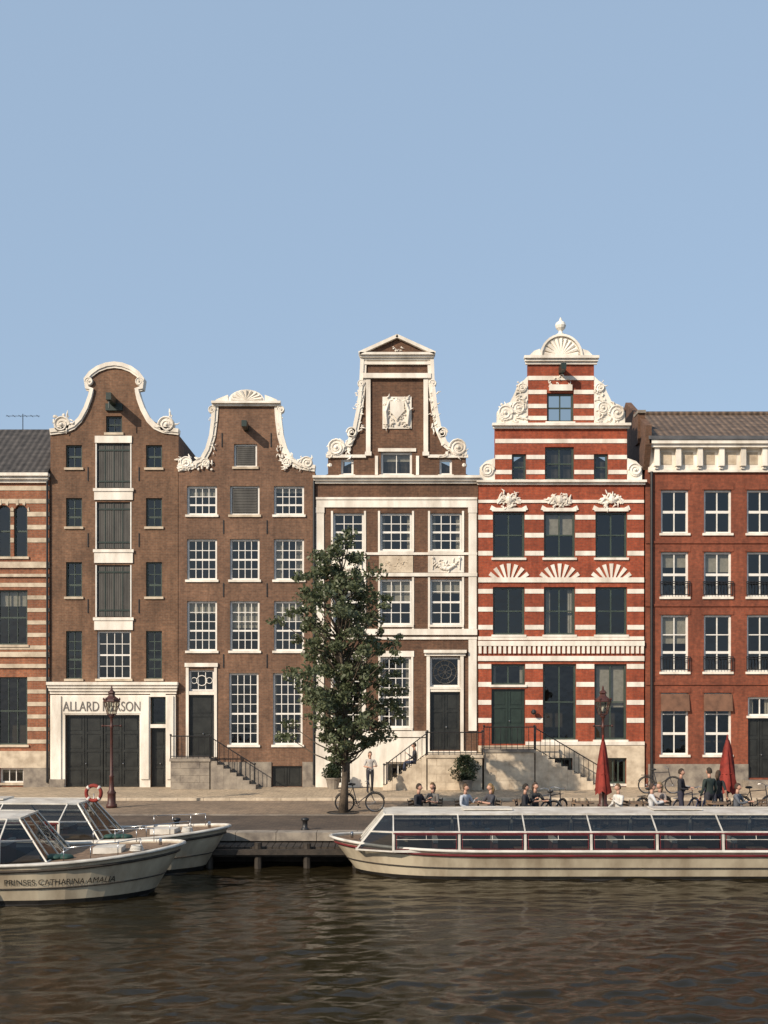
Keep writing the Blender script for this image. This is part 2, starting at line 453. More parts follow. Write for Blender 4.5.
for i in range(0, len(ed) - 1, 2): pl.box(X(ed[i]), X(ed[i + 1]), -.09, -.002, 0, Z(768))
b.part('plinth_top', 'stone').box(X(xL), X(xR), -.07, -.002, Z(767.8), Z(751))
cornice(b.part('cornice', 'white'), X(xL), X(xR) - .1, Z(474), .4, .35)
r = b.part('roof', 'tile'); zr = Z(474) + .02
r.add([(X(xL), -.3, zr), (X(xR), -.3, zr), (X(xR), 3.6, zr + 2.75), (X(xL), 3.6, zr + 2.75), (X(xR), 8.5, zr), (X(xL), 8.5, zr)], [(0, 1, 2, 3), (3, 2, 4, 5), (1, 4, 2), (0, 3, 5)])
an = b.part('antenna', 'iron'); 
for (xx, zz) in ((X(-6), 17.2),):
    an.tube([(xx, 4, zr + 1.5), (xx, 4, zz)], .02, 5); an.tube([(xx - .8, 4, zz - .1), (xx + .8, 4, zz - .1)], .012, 5)
    for q in range(6): an.tube([(xx - .7 + q * .28, 3.8, zz - .1), (xx - .7 + q * .28, 4.2, zz - .1)], .01, 4)
b.part('downpipe', 'iron').tube([(X(48), -.12, 0.2), (X(48), -.12, Z(482))], .05, 8)
b.finish()

# ================================================================== HOUSE 1 (warehouse neck gable)
b = Thing('canal_house', (X(114), 0, 0), world=True)
half = [(50.5, 787), (50.5, 433), (66, 431), (75, 427), (82, 420), (88, 409), (92, 398), (94, 389), (89, 387), (88, 380), (92, 375), (99, 370), (107, 367), (114.5, 366)]
cx = 114.5
full = half + [(2 * cx - p, q) for p, q in reversed(half[:-1])]
W = [('shut', 96, 131, 443, 488), ('shut', 96, 131, 502, 549), ('shut', 96, 131, 565, 617), ('win', 97, 131, 631, 679), ('att', 106, 122, 416, 433)]
for (t, bt) in ((445, 468), (498, 527), (562, 597), (631, 679)):
    W += [('side', 66, 82, t, bt), ('side', 146, 162, t, bt)]
G1 = [(66, 140, 715, 786.9), (151, 166, 697, 724), (151, 166, 728, 786.9)]
holes = [rect(X(a), X(c), Z(bt), Z(t)) for k, a, c, t, bt in W] + [rect(X(a), X(c), Z(bt), Z(t)) for a, c, t, bt in G1]
x0, x1 = facade(b, 'b1', [(X(p), Z(q)) for p, q in full], holes, Z(434))
floors(b, x0, x1, [Z(690), Z(623), Z(556), Z(494)])
for k, a, c, t, bt in W:
    a, c, zt, zb = X(a), X(c), Z(t), Z(bt)
    if k == 'shut':
        sh = b.part('loading_doors', 'shutter'); sh.box(a, c, .1, .16, zb, zt); m = (a + c) / 2; lw = (c - a) / 4
        for q in range(16):
            xx = a + (c - a) * (q + .5) / 16; sh.box(xx - .04, xx + .04, .08, .101, zb + .04, zt - .04)
        dk = b.part('door_straps', 'darkframe')
        for q in (a + lw, m, c - lw): dk.box(q - .018, q + .018, .06, .0795, zb + .02, zt - .02)
        for zz in (zb + .3, zt - .3): dk.box(a + .04, c - .04, .05, .0595, zz - .03, zz + .03)
        fr_ = b.part('door_surround', 'frame'); fr_.box(a - .02, a + .03, -.015, .15, zb, zt); fr_.box(c - .03, c + .02, -.015, .15, zb, zt)
    elif k == 'win': window(b, a, c, zb, zt, 4, 4)
    elif k == 'att': window(b, a, c, zb, zt, 2, 2, fmat='darkframe', cur=1)
    else: window(b, a, c, zb, zt, 2, max(2, round((zt - zb) / .45)), fmat='greenframe', fw=.06, mt=.035, cur=1)
wt = b.part('white_trim', 'white')
for (t, bt) in ((489, 500), (550, 563), (618, 630)):
    wt.box(X(94.5), X(133), -.06, .01, Z(bt), Z(t)); wt.box(X(93.5), X(134), -.1, -.0601, Z(t + 2.5), Z(t - .5))
wt.box(X(95), X(132), -.05, .005, Z(443), Z(436))
ol = [(X(p), Z(q)) for p, q in half[1:]]
curve = ol + [(2 * X(cx) - p, q) for p, q in reversed(ol[:-1])]
wt.ribbon(curve, .17, -.12, TH + .08, 1); wt.ribbon([(p, q - .10) for p, q in curve], .13, -.07, -.001, 1)
for f, pp in ((1, 62), (-1, 167)):
    scroll(wt, X(pp), Z(425), .36, -.16, .2, f); scroll(wt, X(114.5 - f * 25), Z(382), .18, -.15, .1, -f)
    relief(wt, X(pp) - .4, X(pp) + .4, Z(432), Z(414), -.1, 24, .05, .10, 1)
hb = b.part('hoist_beam', 'darkframe'); hb.box(X(112), X(117), -1.1, .3, Z(406), Z(399)); hb.box(X(106), X(123), -.12, -.003, Z(411), Z(404))
hb.tube([(X(114.5), -1.0, Z(406)), (X(114.5), -1.0, Z(414))], .03, 6)
f = b.part('shop_front', 'white')
for (a, c, t, bt) in ((51, 65.8, 695, 787), (140.2, 150.8, 695, 787), (166.2, 176, 695, 787), (65.8, 140.2, 695, 714.8), (150.8, 166.2, 694, 696.8), (150.8, 166.2, 724.2, 727.8)):
    f.box(X(a), X(c), -.12, -.003, Z(bt), Z(t))
for (a, c) in ((53, 62), (141.5, 149.5), (167.5, 174)): f.box(X(a), X(c), -.18, -.121, .35, Z(696))
cornice(f, X(51), X(176), Z(682), .52, .34, 4)
f.box(X(64), X(142), -.16, -.121, Z(713.5), Z(696.5))
b.part('plinth', 'greystone').box(X(50.6), X(65.7), -.2, -.125, 0, .35)
me = text_mesh('sign_letters', 'ALLARD PIERSON', .60, 'letters'); o = bpy.data.objects.new('sign_letters', me)
o.rotation_euler = (math.pi / 2, 0, 0); o.location = (X(103), -.172, Z(711)); o.scale = (.72, 1, 1); b.extra.append(o)
door(b, X(66), X(103) - .01, .01, Z(715), 2, 'door', .1, 4); door(b, X(103) + .01, X(140), .01, Z(715), 2, 'door', .1, 4)
window(b, X(151), X(166), Z(724), Z(697), 1, 1, fmat='darkframe', sill=None, cur=1); door(b, X(151), X(166), .01, Z(728), 1)
anchors(b, [X(88), X(139)], [Z(474), Z(540), Z(606)])
roof(b, x0, x1, Z(434), Z(398), TH, 11)
b.finish()

# ================================================================== HOUSE 2
b = Thing('canal_house', (X(246), 0, 0), world=True); cx = 246.5
half = [(178, 787), (178, 469), (192, 467), (203, 461), (209, 450), (213, 436), (215, 420), (216, 404)]
full = half + [(2 * cx - p, q) for p, q in reversed(half)]
W = []
for (t, bt, rw) in ((486, 515, 3), (539, 580, 4), (601, 651, 5)):
    for i, (a, c) in enumerate(((187, 217), (230, 259.5), (274, 304))): W.append((a, c, t, bt, 4, rw, 'w' if not (t == 486 and i == 1) else 's'))
W += [(229, 258.5, 673, 745, 4, 7, 'w'), (273, 302.5, 673, 745, 4, 7, 'w'), (234, 257, 444, 467, 2, 1, 's'), (189, 214, 670, 691, 3, 1, 't'), (272, 302, 766, 786.5, 3, 1, 'd'), (181, 202, 769, 785, 3, 1, 'w')]
D = (189, 214, 695, 757)
holes = [rect(X(w[0]), X(w[1]), Z(w[3]), Z(w[2])) for w in W] + [rect(X(D[0]), X(D[1]), Z(D[3]), Z(D[2]))]
x0, x1 = facade(b, 'b2', [(X(p), Z(q)) for p, q in full], holes, Z(470))
floors(b, x0, x1, [Z(661), Z(590), Z(528), Z(475)])
for w in W:
    a, c, zt, zb = X(w[0]), X(w[1]), Z(w[2]), Z(w[3])
    if w[6] == 'w': window(b, a, c, zb, zt, w[4], w[5], mt=.03, fw=.085, pr=.6, sill='white', cur=(.1 if (w[2] == 486) else None))
    elif w[6] == 's':
        window(b, a, c, zb, zt, 2, 1, cur=1); s_ = b.part('shutters', 'shutter'); s_.box(a + .1, c - .1, .09, .12, zb + .1, zt - .1)
        for q in range(9): zz = zb + .15 + (zt - zb - .3) * q / 8; s_.box(a + .14, c - .14, .075, .0895, zz - .03, zz + .03)
    elif w[6] == 't':
        window(b, a, c, zb, zt, 3, 1, rail=False, sill=None, cur=1); o_ = b.part('fanlight_tracery', 'frame')
        o_.torus(((a + c) / 2, .1, (zb + zt) / 2), .22, .02, 'y', 16, 5); o_.torus(((a + c) / 2 - .33, .1, (zb + zt) / 2), .13, .016, 'y', 12, 5); o_.torus(((a + c) / 2 + .33, .1, (zb + zt) / 2), .13, .016, 'y', 12, 5)
    else: door(b, a, c, zb, zt, 2, rows=1)
door(b, X(D[0]), X(D[1]), Z(D[3]), Z(D[2]), 1, rows=3)
wt = b.part('white_trim', 'white')
wt.box(X(186), X(188.8), -.05, .15, Z(757), Z(667)); wt.box(X(214.2), X(217), -.05, .15, Z(757), Z(667)); wt.box(X(185), X(218), -.1, .15, Z(666.9), Z(663)); wt.box(X(188.9), X(214.1), -.03, .15, Z(694.8), Z(691.2))
ol = [(X(p), Z(q)) for p, q in half[1:]]
for sg in (0, 1):
    pts = ol if not sg else [(2 * X(cx) - p, q) for p, q in ol]
    wt.ribbon(pts, .16, -.1, TH + .06, 1 if not sg else -1); wt.ribbon(pts, .12, -.05, -.001, -1 if not sg else 1)
    f = -1 if sg else 1; q = lambda p: X(p) if not sg else 2 * X(cx) - X(p)
    scroll(wt, q(186), Z(463), .27, -.15, .15, f); scroll(wt, q(206), Z(463), .2, -.13, .1, -f); scroll(wt, q(212), Z(410), .17, -.13, .1, f)
    xs = sorted((q(180), q(214)))
    relief(wt, xs[0], xs[1], Z(470), Z(457), -.07, 46, .04, .09)
    xs = sorted((q(209), q(215))); relief(wt, xs[0], xs[1], Z(456), Z(416), -.06, 28, .03, .065)
cornice(wt, X(214), X(279), Z(402), .2, .25, 2)
n = 12; wt.prism([(X(246.5) + .78 * math.cos(math.pi * i / n), Z(402) + .02 + .5 * math.sin(math.pi * i / n)) for i in range(n + 1)], -.1, .25)
for i in range(9):
    a = math.pi * (i + .5) / 9; wt.tube([(X(246.5), -.12, Z(401)), (X(246.5) + .68 * math.cos(a), -.12, Z(401) + .42 * math.sin(a))], [.03, .07], 5)
for f in (-1, 1): wt.prism([(X(246.5) + f * .8, Z(402)), (X(246.5) + f * 1.4, Z(402)), (X(246.5) + f * 1.3, Z(402) + .1), (X(246.5) + f * 1.0, Z(402) + .22), (X(246.5) + f * .8, Z(402) + .3)], -.08, .2)
b.part('hoist_beam', 'darkframe').box(X(244), X(249), -.9, .2, Z(431), Z(425))
pl = b.part('plinth', 'greystone')
for (a, c) in ((203, 271.5), (302.5, 315)): pl.box(X(a), X(c), -.06, -.003, 0, Z(762))
anchors(b, [X(223.5), X(267)], [Z(527), Z(590), Z(661)]); anchors(b, [X(222), X(271)], [Z(440)])
roof(b, x0, x1, Z(472), Z(425), TH, 11)
b.part('downpipe', 'iron').tube([(X(314), -.1, 0.1), (X(314), -.1, Z(480))], .05, 8)
b.finish()

def railing(mb, pts, h=.95, step=.22, r=.018, bars=True):
    pts = [Vector(p) for p in pts]; up = Vector((0, 0, h))
    mb.tube([p + up for p in pts], r * 1.4, 6); mb.tube([p + Vector((0, 0, .1)) for p in pts], r, 5)
    for a, c in zip(pts[:-1], pts[1:]):
        n = max(1, int((c - a).length / step))
        for i in range(n + 1):
            p = a + (c - a) * (i / n); mb.tube([p, p + up], r * (1.5 if i in (0, n) else .7), 5)
    for p in (pts[0], pts[-1]): mb.ball(p + up + Vector((0, 0, .05)), .05)
def stoop(name, xa, xb, xe, zt, depth, mat, wallmat, yb=-.13, nsteps=9):
    s = Thing(name, ((xa + xb) / 2, -depth / 2, 0), world=True); m = s.part('landing', mat); w = s.part('side_wall', wallmat)
    nb = max(2, int((xb - xa) / .75)); nr = 4; hz = (zt - .12) / nr
    w.box(xa + .01, xb - .01, -depth + .012, yb, 0, zt - .12)
    for j in range(nr):     # ashlar blocks with open joints
        off = .5 if j % 2 else 0; xs_ = [xa] + [xa + (xb - xa) * (i + off) / nb for i in range(nb + 1) if 0.05 < (i + off) / nb < .95] + [xb]
        for u, v in zip(xs_[:-1], xs_[1:]): w.box(u + .006, v - .006, -depth + RU(-.004, .004), -depth + .05, hz * j + .006, hz * (j + 1) - .006)
    m.box(xa - .04, xb + .04, -depth - .05, yb, zt - .119, zt)
    d = (xe - xb) if abs(xe - xb) < abs(xe - xa) else (xe - xa); xs = xb if d > 0 else xa; sg = 1 if d > 0 else -1
    tr = abs(d) / nsteps
    for i in range(nsteps):
        z = zt - (i + 1) * zt / (nsteps + 1) ; u = xs + sg * tr * i + sg * .045; v = u + sg * tr; u, v = sorted((u, v))
        m.box(u, v, -depth + .12, yb, max(0, z - .3), z)
        w.box(u + .002, v - .002, -depth + .0, -depth + .118, 0, z + .06)
        w.box(u, v, -depth + .13, yb - .01, 0, max(0.001, z - .301))
    rl = s.part('railing', 'iron')
    sgx = xb if sg > 0 else xa; other = xa if sg > 0 else xb
    railing(rl, [(other, -depth + .06, zt), (sgx, -depth + .06, zt)]); railing(rl, [(sgx + sg * .05, -depth + .06, zt - .05), (xe, -depth + .06, .08)])
    s.finish()
stoop('stone_stoop', X(176), X(214), X(258), Z(757), 1.3, 'greystone', 'greystone', -.07, 7)

# ================================================================== HOUSE 3
b = Thing('canal_house', (X(397), 0, 0), world=True); cx = 397
half = [(315.5, 787), (315.5, 477), (328, 476.5), (328, 456), (340, 452), (350, 444), (356, 430), (360, 410), (363, 385), (364, 358)]
full = half + [(2 * cx - p, q) for p, q in reversed(half)]
W = []
for (a, c) in ((333, 364), (380, 412), (430, 462)):
    W.append((a, c, 513, 551, 3, 4)); W.append((a, c, 579, 625, 3, 4))
W += [(333, 364, 657, 728, 3, 6), (380.5, 411, 657, 728, 4, 7), (381, 412, 452, 475, 2, 1), (341, 353.5, 459, 475, 1, 1), (439.5, 452, 459, 475, 1, 1), (430, 460, 657, 687, 1, 1)]
D = (430, 460, 692, 750)
B_ = [(331, 352, 760, 785, 2, 1), (386, 410, 762, 785, 2, 1)]
holes = [rect(X(w[0]), X(w[1]), Z(w[3]), Z(w[2])) for w in W + B_] + [rect(X(D[0]), X(D[1]), Z(D[3]), Z(D[2]))]
x0, x1 = facade(b, 'b3', [(X(p), Z(q)) for p, q in full], holes, Z(478))
floors(b, x0, x1, [Z(642), Z(564), Z(495)])
for i, w in enumerate(W + B_):
    a, c, zt, zb = X(w[0]), X(w[1]), Z(w[2]), Z(w[3])
    window(b, a, c, zb, zt, w[4], w[5], mt=.034, fw=.09, sill='white', rail=w[5] > 2, cur=(1 if i in (11,) else None), pr=.45)
a, c, zt, zb = X(430), X(460), Z(657), Z(687); o_ = b.part('fanlight_tracery', 'shutter')
for q in range(4):
    an_ = math.pi * (q + .5) / 4; o_.tube([((a + c) / 2 - .55 * math.cos(an_), .09, (zt + zb) / 2 - .5 * math.sin(an_)), ((a + c) / 2 + .55 * math.cos(an_), .09, (zt + zb) / 2 + .5 * math.sin(an_))], .014, 4)
o_.torus(((a + c) / 2, .085, (zb + zt) / 2), .3, .02, 'y', 18, 5); o_.torus(((a + c) / 2, .085, (zb + zt) / 2), .5, .02, 'y', 18, 5)
door(b, X(D[0]), X(D[1]), Z(D[3]), Z(D[2]), 2, rows=3)
wt = b.part('white_trim', 'white')
wt.box(X(426.5), X(429.8), -.08, .15, Z(752), Z(656)); wt.box(X(460.2), X(463.5), -.08, .15, Z(752), Z(656)); cornice(wt, X(425.5), X(464.5), Z(650), .26, .22, 2); wt.box(X(430), X(460), -.04, .15, Z(691.8), Z(687.2))
cornice(wt, X(315.5), X(477.5), Z(476.5), .32, .32, 3)
wt.box(X(316), X(477), -.06, .005, Z(507.5), Z(500)); wt.box(X(316), X(477), -.1, .005, Z(499.8), Z(497.5))
for (t, bt, o_) in ((573, 576.5, .08), (552.5, 555, .06), (629, 635, .10), (637, 639.5, .06), (731, 737, .1)): wt.box(X(316), X(477) if t < 700 else X(426), -o_, .005, Z(bt), Z(t))
for (a, c) in ((316, 324), (468.5, 476.5)):
    wt.box(X(a), X(c), -.05, .004, Z(628.8), Z(507.7)); wt.box(X(a) - .02, X(c) + .02, -.07, .004, Z(513), Z(507.6)); wt.box(X(a), X(c), -.05, .004, Z(730.8), Z(639.7))
for (a, c) in ((331, 333), (364, 366), (378, 380), (412, 414), (428, 430), (462, 464)):
    for (t, bt) in ((511, 552.3), (577, 628.8)): wt.box(X(a), X(c), -.03, .12, Z(bt), Z(t))
for (a, c) in ((331, 333), (364, 366), (378.3, 380.4), (411.1, 413.2)): wt.box(X(a), X(c), -.03, .12, Z(730.8), Z(656.9))
rp = b.part('relief_panels', 'white')
for (a, c) in ((331, 366), (428, 464)):
    rp.box(X(a), X(c), -.03, .004, Z(572.5), Z(556)); garland(rp, X(a) + .2, X(c) - .2, Z(559), .42, -.06); relief(rp, X(a) + .3, X(c) - .3, Z(571), Z(560), -.05, 18, .04, .08)
rs = b.part('stone_plaque', 'stone'); rs.box(X(379), X(413), -.04, .004, Z(572.5), Z(556)); relief(rs, X(383), X(409), Z(569), Z(560), -.035, 30, .025, .05)
for (a, c) in ((333, 364), (380, 412)): wt.box(X(a - 2), X(c + 2), -.04, .004, Z(656.8), Z(651))
ol = [(X(p), Z(q)) for p, q in half[2:]]
for sg in (0, 1):
    q = lambda p: X(p) if not sg else 2 * X(cx) - X(p); f = -1 if sg else 1
    pts = ol if not sg else [(2 * X(cx) - p, z) for p, z in ol]
    wt.ribbon(pts[1:], .16, -.12, TH + .06, f); wt.ribbon(pts[1:], .12, -.07, -.001, -f); 
    scroll(wt, q(336), Z(448), .38, -.17, .2, f, 2); scroll(wt, q(352), Z(433), .24, -.16, .12, -f); scroll(wt, q(361), Z(384), .16, -.15, .1, f)
    xs = sorted((q(329), q(352))); relief(wt, xs[0], xs[1], Z(457), Z(442), -.08, 30, .05, .09)
    xs = sorted((q(356), q(363))); relief(wt, xs[0], xs[1], Z(430), Z(390), -.08, 40, .035, .08)
    wt.box(*sorted((q(326), q(366))), -.1, .004, Z(458), Z(455))
    wt.box(*sorted((q(366), q(370.5))), -.09, .004, Z(452), Z(379)); wt.box(*sorted((q(365), q(371.5))), -.12, .004, Z(456), Z(452.2)); wt.box(*sorted((q(375), q(378))), -.05, .004, Z(475), Z(456))
    wt.ball((q(330), .1, Z(465)), .14)
for (t, bt, o_) in ((374, 378.8, .16), (362, 365, .1)): wt.box(X(363), X(431), -o_, .006, Z(bt), Z(t))
cornice(wt, X(362), X(432), Z(354), .3, .3, 3)
b.part('pediment_panel', 'b3').prism([(X(363), Z(353.9)), (X(431), Z(353.9)), (X(397), Z(339))], -.12, .28)
wt.ribbon([(X(358.5), Z(353.5)), (X(397), Z(336))], .14, -.3, .36, -1); wt.ribbon([(X(435.5), Z(353.5)), (X(397), Z(336))], .14, -.3, .36, 1)
relief(wt, X(391), X(403), Z(352.5), Z(347), -.15, 10, .03, .05)
ca = b.part('coat_of_arms', 'white'); ca.box(X(382.5), X(411.5), -.05, .004, Z(429), Z(397))
ca.prism([(X(390), Z(402)), (X(404), Z(402)), (X(404), Z(412)), (X(397), Z(420)), (X(390), Z(412))], -.13, -.051)
relief(ca, X(384), X(410), Z(428), Z(398), -.08, 80, .04, .08)
for f in (-1, 1): ca.tube([(X(397) + f * .45, -.1, Z(425)), (X(397) + f * .5, -.12, Z(412)), (X(397) + f * .35, -.12, Z(402))], [.06, .09, .05], 6)
wt.box(X(378), X(416), -.06, .004, Z(451.8), Z(448.5))
pl = b.part('plinth', 'white')
for (a, c, t, bt) in ((315.6, 330.8, 738, 787), (330.8, 352.2, 738, 759.8), (352.2, 385.8, 738, 787), (385.8, 410.2, 738, 761.8), (410.2, 429.5, 738, 787), (429.5, 477, 751, 787)):
    pl.box(X(a), X(c), -.1, -.003, Z(bt), Z(t))
roof(b, x0, x1, Z(478), Z(440), TH, 11)
ch = b.part('chimney', 'b3'); ch.box(X(326), X(340), 5, 6, Z(478), Z(430)); 
b.finish()
stoop('stone_stoop', X(426), X(479), X(384), Z(753), 1.7, 'stone', 'stone', -.12, 9)

# ================================================================== HOUSE 4 (red, white bands)
b = Thing('canal_house', (X(561), 0, 0), world=True); cx = 561
half = [(478, 787), (478, 481), (495, 480), (495, 425), (528, 424), (528, 362)]
full = half + [(2 * cx - p, q) for p, q in reversed(half)]
W = [(547, 573.5, 393, 422, 2, 2), (545, 574, 447, 480, 2, 2), (512, 526, 454, 480, 1, 2), (594, 608, 454, 480, 1, 2)]
C3 = ((493, 524.5), (544, 575), (595.5, 627))
for a, c in C3: W += [(a, c, 512, 558, 2, 2), (a, c, 587, 635, 2, 2)]
W += [(543, 576, 664, 740, 2, 2), (594.5, 626.5, 664, 740, 2, 2), (491.5, 525, 664, 685, 2, 1), (606, 626, 758, 784, 3, 1), (545, 572, 758, 784, 3, 1)]
D = (491.5, 525, 689, 744)
holes = [rect(X(w[0]), X(w[1]), Z(w[3]), Z(w[2])) for w in W] + [rect(X(D[0]), X(D[1]), Z(D[3]), Z(D[2]))]
x0, x1 = facade(b, 'b4', [(X(p), Z(q)) for p, q in full], holes, Z(482))
floors(b, x0, x1, [Z(650), Z(573), Z(495)])
for i, w in enumerate(W):
    window(b, X(w[0]), X(w[1]), Z(w[3]), Z(w[2]), w[4], w[5], fmat='greenframe', fw=.09, mt=.055, rail=False, pr=.3, sill='white')
door(b, X(D[0]), X(D[1]), Z(D[3]), Z(D[2]), 2, 'darkframe')
wt = b.part('white_trim', 'white')
hp = [(w[0] - .3, w[1] + .3, w[2] - .5, w[3] + .5) for w in W] + [(D[0] - .3, D[1] + .3, D[2] - 1, D[3] + 1)]
bands(wt, 478.2, 643.8, [(t, t + 4.6) for t in (515, 533, 551, 589, 607, 625)], hp)
bands(wt, 478.2, 643.8, [(t, t + 4.8) for t in (664, 682, 700, 718)], hp)
bands(wt, 495.2, 626.8, [(t, t + 4.2) for t in (439, 455, 470)], hp); bands(wt, 528.2, 593.8, [(t, t + 4.2) for t in (376, 390, 404, 416)], hp)
for (t, bt, o_) in ((500, 503, .05), (577.5, 582.5, .06), (636.5, 640, .05)): bands(wt, 478.2, 643.8, [(t, bt)], hp, -o_, .006)
cornice(wt, X(478), X(644), Z(480.5), .2, .22, 2); cornice(wt, X(494), X(628), Z(424), .22, .25, 2); cornice(wt, X(526), X(596), Z(357), .34, .28, 3)
wt.box(X(478), X(644), -.12, .005, Z(646), Z(641)); wt.box(X(478), X(644), -.07, .005, Z(661), Z(656))
for i in range(34):
    xx = X(480) + i * (X(642) - X(480)) / 33; wt.box(xx - .06, xx + .06, -.1, .005, Z(653.5), Z(646.2))
vs = b.part('voussoirs', 'white')
for a, c in C3:
    m = X((a + c) / 2); zt = Z(579) ; zc = zt - .35
    for k in range(7):
        a0 = math.radians(26 + k * 128 / 7 + 4.2); a1 = math.radians(26 + (k + 1) * 128 / 7 - 4.2)
        Rr = 1.02; q = []
        for an_ in (a0, a1): q.append((m + .35 / math.tan(an_), zt))
        q2 = [(m + Rr * math.cos(an_), zc + Rr * math.sin(an_)) for an_ in (a1, a0)]
        vs.prism([q[0], q[1]] + q2, -.045, .004)
    zt = Z(511); Rr = .86; zc = zt - .18
    for k in range(9):
        a0 = math.radians(14 + k * 152 / 9 + 1.5); a1 = math.radians(14 + (k + 1) * 152 / 9 - 1.5)
        if k % 2 == 0: vs.prism([(m + .62 * math.cos(a0), zc + .62 * math.sin(a0)), (m + .62 * math.cos(a1), zc + .62 * math.sin(a1)), (m + Rr * math.cos(a1), zc + Rr * math.sin(a1)), (m + Rr * math.cos(a0), zc + Rr * math.sin(a0))], -.06, .004)
    vs.box(X(a) - .05, X(c) + .05, -.07, .004, Z(511.5), Z(508))
    relief(vs, m - .5, m + .5, Z(508), Z(493), -.05, 50, .05, .10, 1); vs.ball((m, -.08, Z(500)), .15, (1, .6, 1.2))
    for f in (-1, 1): vs.tube([(m, -.06, Z(501)), (m + f * .3, -.07, Z(498)), (m + f * .5, -.05, Z(504))], [.08, .07, .03], 6)
for sg in (0, 1):
    q = lambda p: X(p) if not sg else 2 * X(cx) - X(p); f = -1 if sg else 1
    wing = [(497, 423.9), (497, 412), (502, 405), (510, 402), (515, 392), (518, 384), (524, 380), (527.9, 376), (527.9, 423.9)]
    wt.prism([(q(p), Z(z)) for p, z in wing], .0, .25)
    scroll(wt, q(505), Z(413), .34, -.1, .2, f); scroll(wt, q(519), Z(408), .28, -.09, .2, -f); scroll(wt, q(522), Z(388), .2, -.1, .2, f)
    xs = sorted((q(499), q(526))); relief(wt, xs[0], xs[1], Z(422), Z(404), -.02, 40, .05, .1)
    xs = sorted((q(517), q(527))); relief(wt, xs[0], xs[1], Z(404), Z(382), -.02, 22, .04, .09)
    wt.prism([(q(p), Z(z)) for p, z in [(480, 480), (480, 467), (486, 461), (494.9, 458), (494.9, 480)]], .0, .25); scroll(wt, q(487), Z(470), .3, -.1, .2, f)
    wt.prism([(q(p), Z(z)) for p, z in [(528, 357), (540, 357), (540, 349), (534, 351)]], -.05, .3)
m = X(561); zt = Z(357); n = 16
wt.prism([(m + .82 * math.cos(math.pi * i / n), zt + .86 * math.sin(math.pi * i / n)) for i in range(n + 1)], -.02, .3)
for i in range(11):
    a = math.pi * (i + .5) / 11; wt.tube([(m, -.05, zt + .05), (m + .74 * math.cos(a), -.05, zt + .78 * math.sin(a))], [.03, .09], 6)
wt.ribbon([(m + .84 * math.cos(math.pi * i / n), zt + .88 * math.sin(math.pi * i / n)) for i in range(n + 1)], .09, -.14, .32, -1)
wt.lathe((m, .12, zt + .94), [(.2, 0), (.22, .06), (.1, .12), (.08, .22), (.2, .34), (.24, .46), (.2, .58), (.08, .66), (.05, .74), (.02, .82)], 12)
wt.box(X(549), X(572), -.1, .004, Z(391), Z(385)); relief(wt, X(545), X(576), Z(390), Z(376), -.05, 26, .04, .07, 1)
b.part('hoist_beam', 'darkframe').box(X(558.5), X(563.5), -.8, .2, Z(374), Z(368))
wl = b.part('wall_lamp', 'iron'); wl.ball((X(533), -.25, Z(712)), .12)
pl = b.part('plinth', 'stone')
for (a, c, t, bt) in ((478.2, 644, 745.5, 757.8), (478.2, 544.8, 757.9, 787), (572.2, 605.8, 757.9, 787), (626.2, 644, 757.9, 787)): pl.box(X(a), X(c), -.1, -.003, Z(bt), Z(t))
wt.box(X(525.3), X(644), -.13, -.003, Z(745), Z(741.5))
roof(b, x0, x1, Z(482), Z(432), TH, 11)
b.finish()
stoop('stone_stoop', X(481), X(530), X(592), Z(748), 1.5, 'greystone', 'stone', -.12, 10)

# ================================================================== HOUSE 5 (rust, flat cornice)
b = Thing('canal_house', (X(760), 0, 0), world=True); xa, xb = 645.5, 990
W = []; k = 661
while k < xb - 30:
    for (t, bt, rw) in ((490, 533.5, 2), (552, 597, 2), (615, 672, 3)): W.append((k, k + 27.5, t, bt, 2, rw))
    if k != 747: W.append((k, k + 27.5, 693, 755, 2, 3))
    k += 43
D = (748, 773, 718, 778); W.append((748, 773, 697, 716, 2, 1))
holes = [rect(X(w[0]), X(w[1]), Z(w[3]), Z(w[2])) for w in W] + [rect(X(D[0]), X(D[1]), Z(D[3]), Z(D[2]))]
x0, x1 = facade(b, 'b5', rect(X(xa), X(xb), 0, Z(470)), holes, Z(470))
floors(b, x0, x1, [Z(683), Z(606), Z(543)])
for w in W: window(b, X(w[0]), X(w[1]), Z(w[3]), Z(w[2]), w[4], w[5], mt=.045, fw=.085, sill='white', rail=True, pr=.5)
wt = b.part('white_trim', 'white'); rl = b.part('balcony_rails', 'iron'); lt = b.part('brick_lintels', 'b5')
for w in W:
    if w[2] in (490, 552, 615, 693): lt.box(X(w[0] - 2), X(w[1] + 2), -.03, .004, Z(w[2] - .3), Z(w[2] - 6))
    if w[2] in (552, 615):
        for zz in (.1, .58, .66): rl.tube([(X(w[0]) - .04, -.1, Z(w[3]) + zz), (X(w[1]) + .04, -.1, Z(w[3]) + zz)], .02, 5)
        for q in range(9): xx = X(w[0]) + (X(w[1]) - X(w[0])) * (q + .5) / 9; rl.tube([(xx, -.1, Z(w[3]) + .08), (xx, -.1, Z(w[3]) + .66)], .014, 4)
        for xx in (X(w[0]) - .04, X(w[1]) + .04): rl.tube([(xx, -.1, Z(w[3]) + .66), (xx, .01, Z(w[3]) + .66)], .02, 5); rl.tube([(xx, -.1, Z(w[3]) + .08), (xx, -.1, Z(w[3]) + .68)], .02, 5)
aw = b.part('window_blinds', 'awn')
for w in W:
    if w[2] == 693: 
        xA, xB = X(w[0]) - .02, X(w[1]) + .02; aw.add([(xA, -.035, Z(694)), (xB, -.035, Z(694)), (xB, -.16, Z(711)), (xA, -.16, Z(711)), (xA, -.02, Z(711)), (xB, -.02, Z(711))], [(0, 1, 2, 3), (0, 3, 4), (1, 5, 2)])
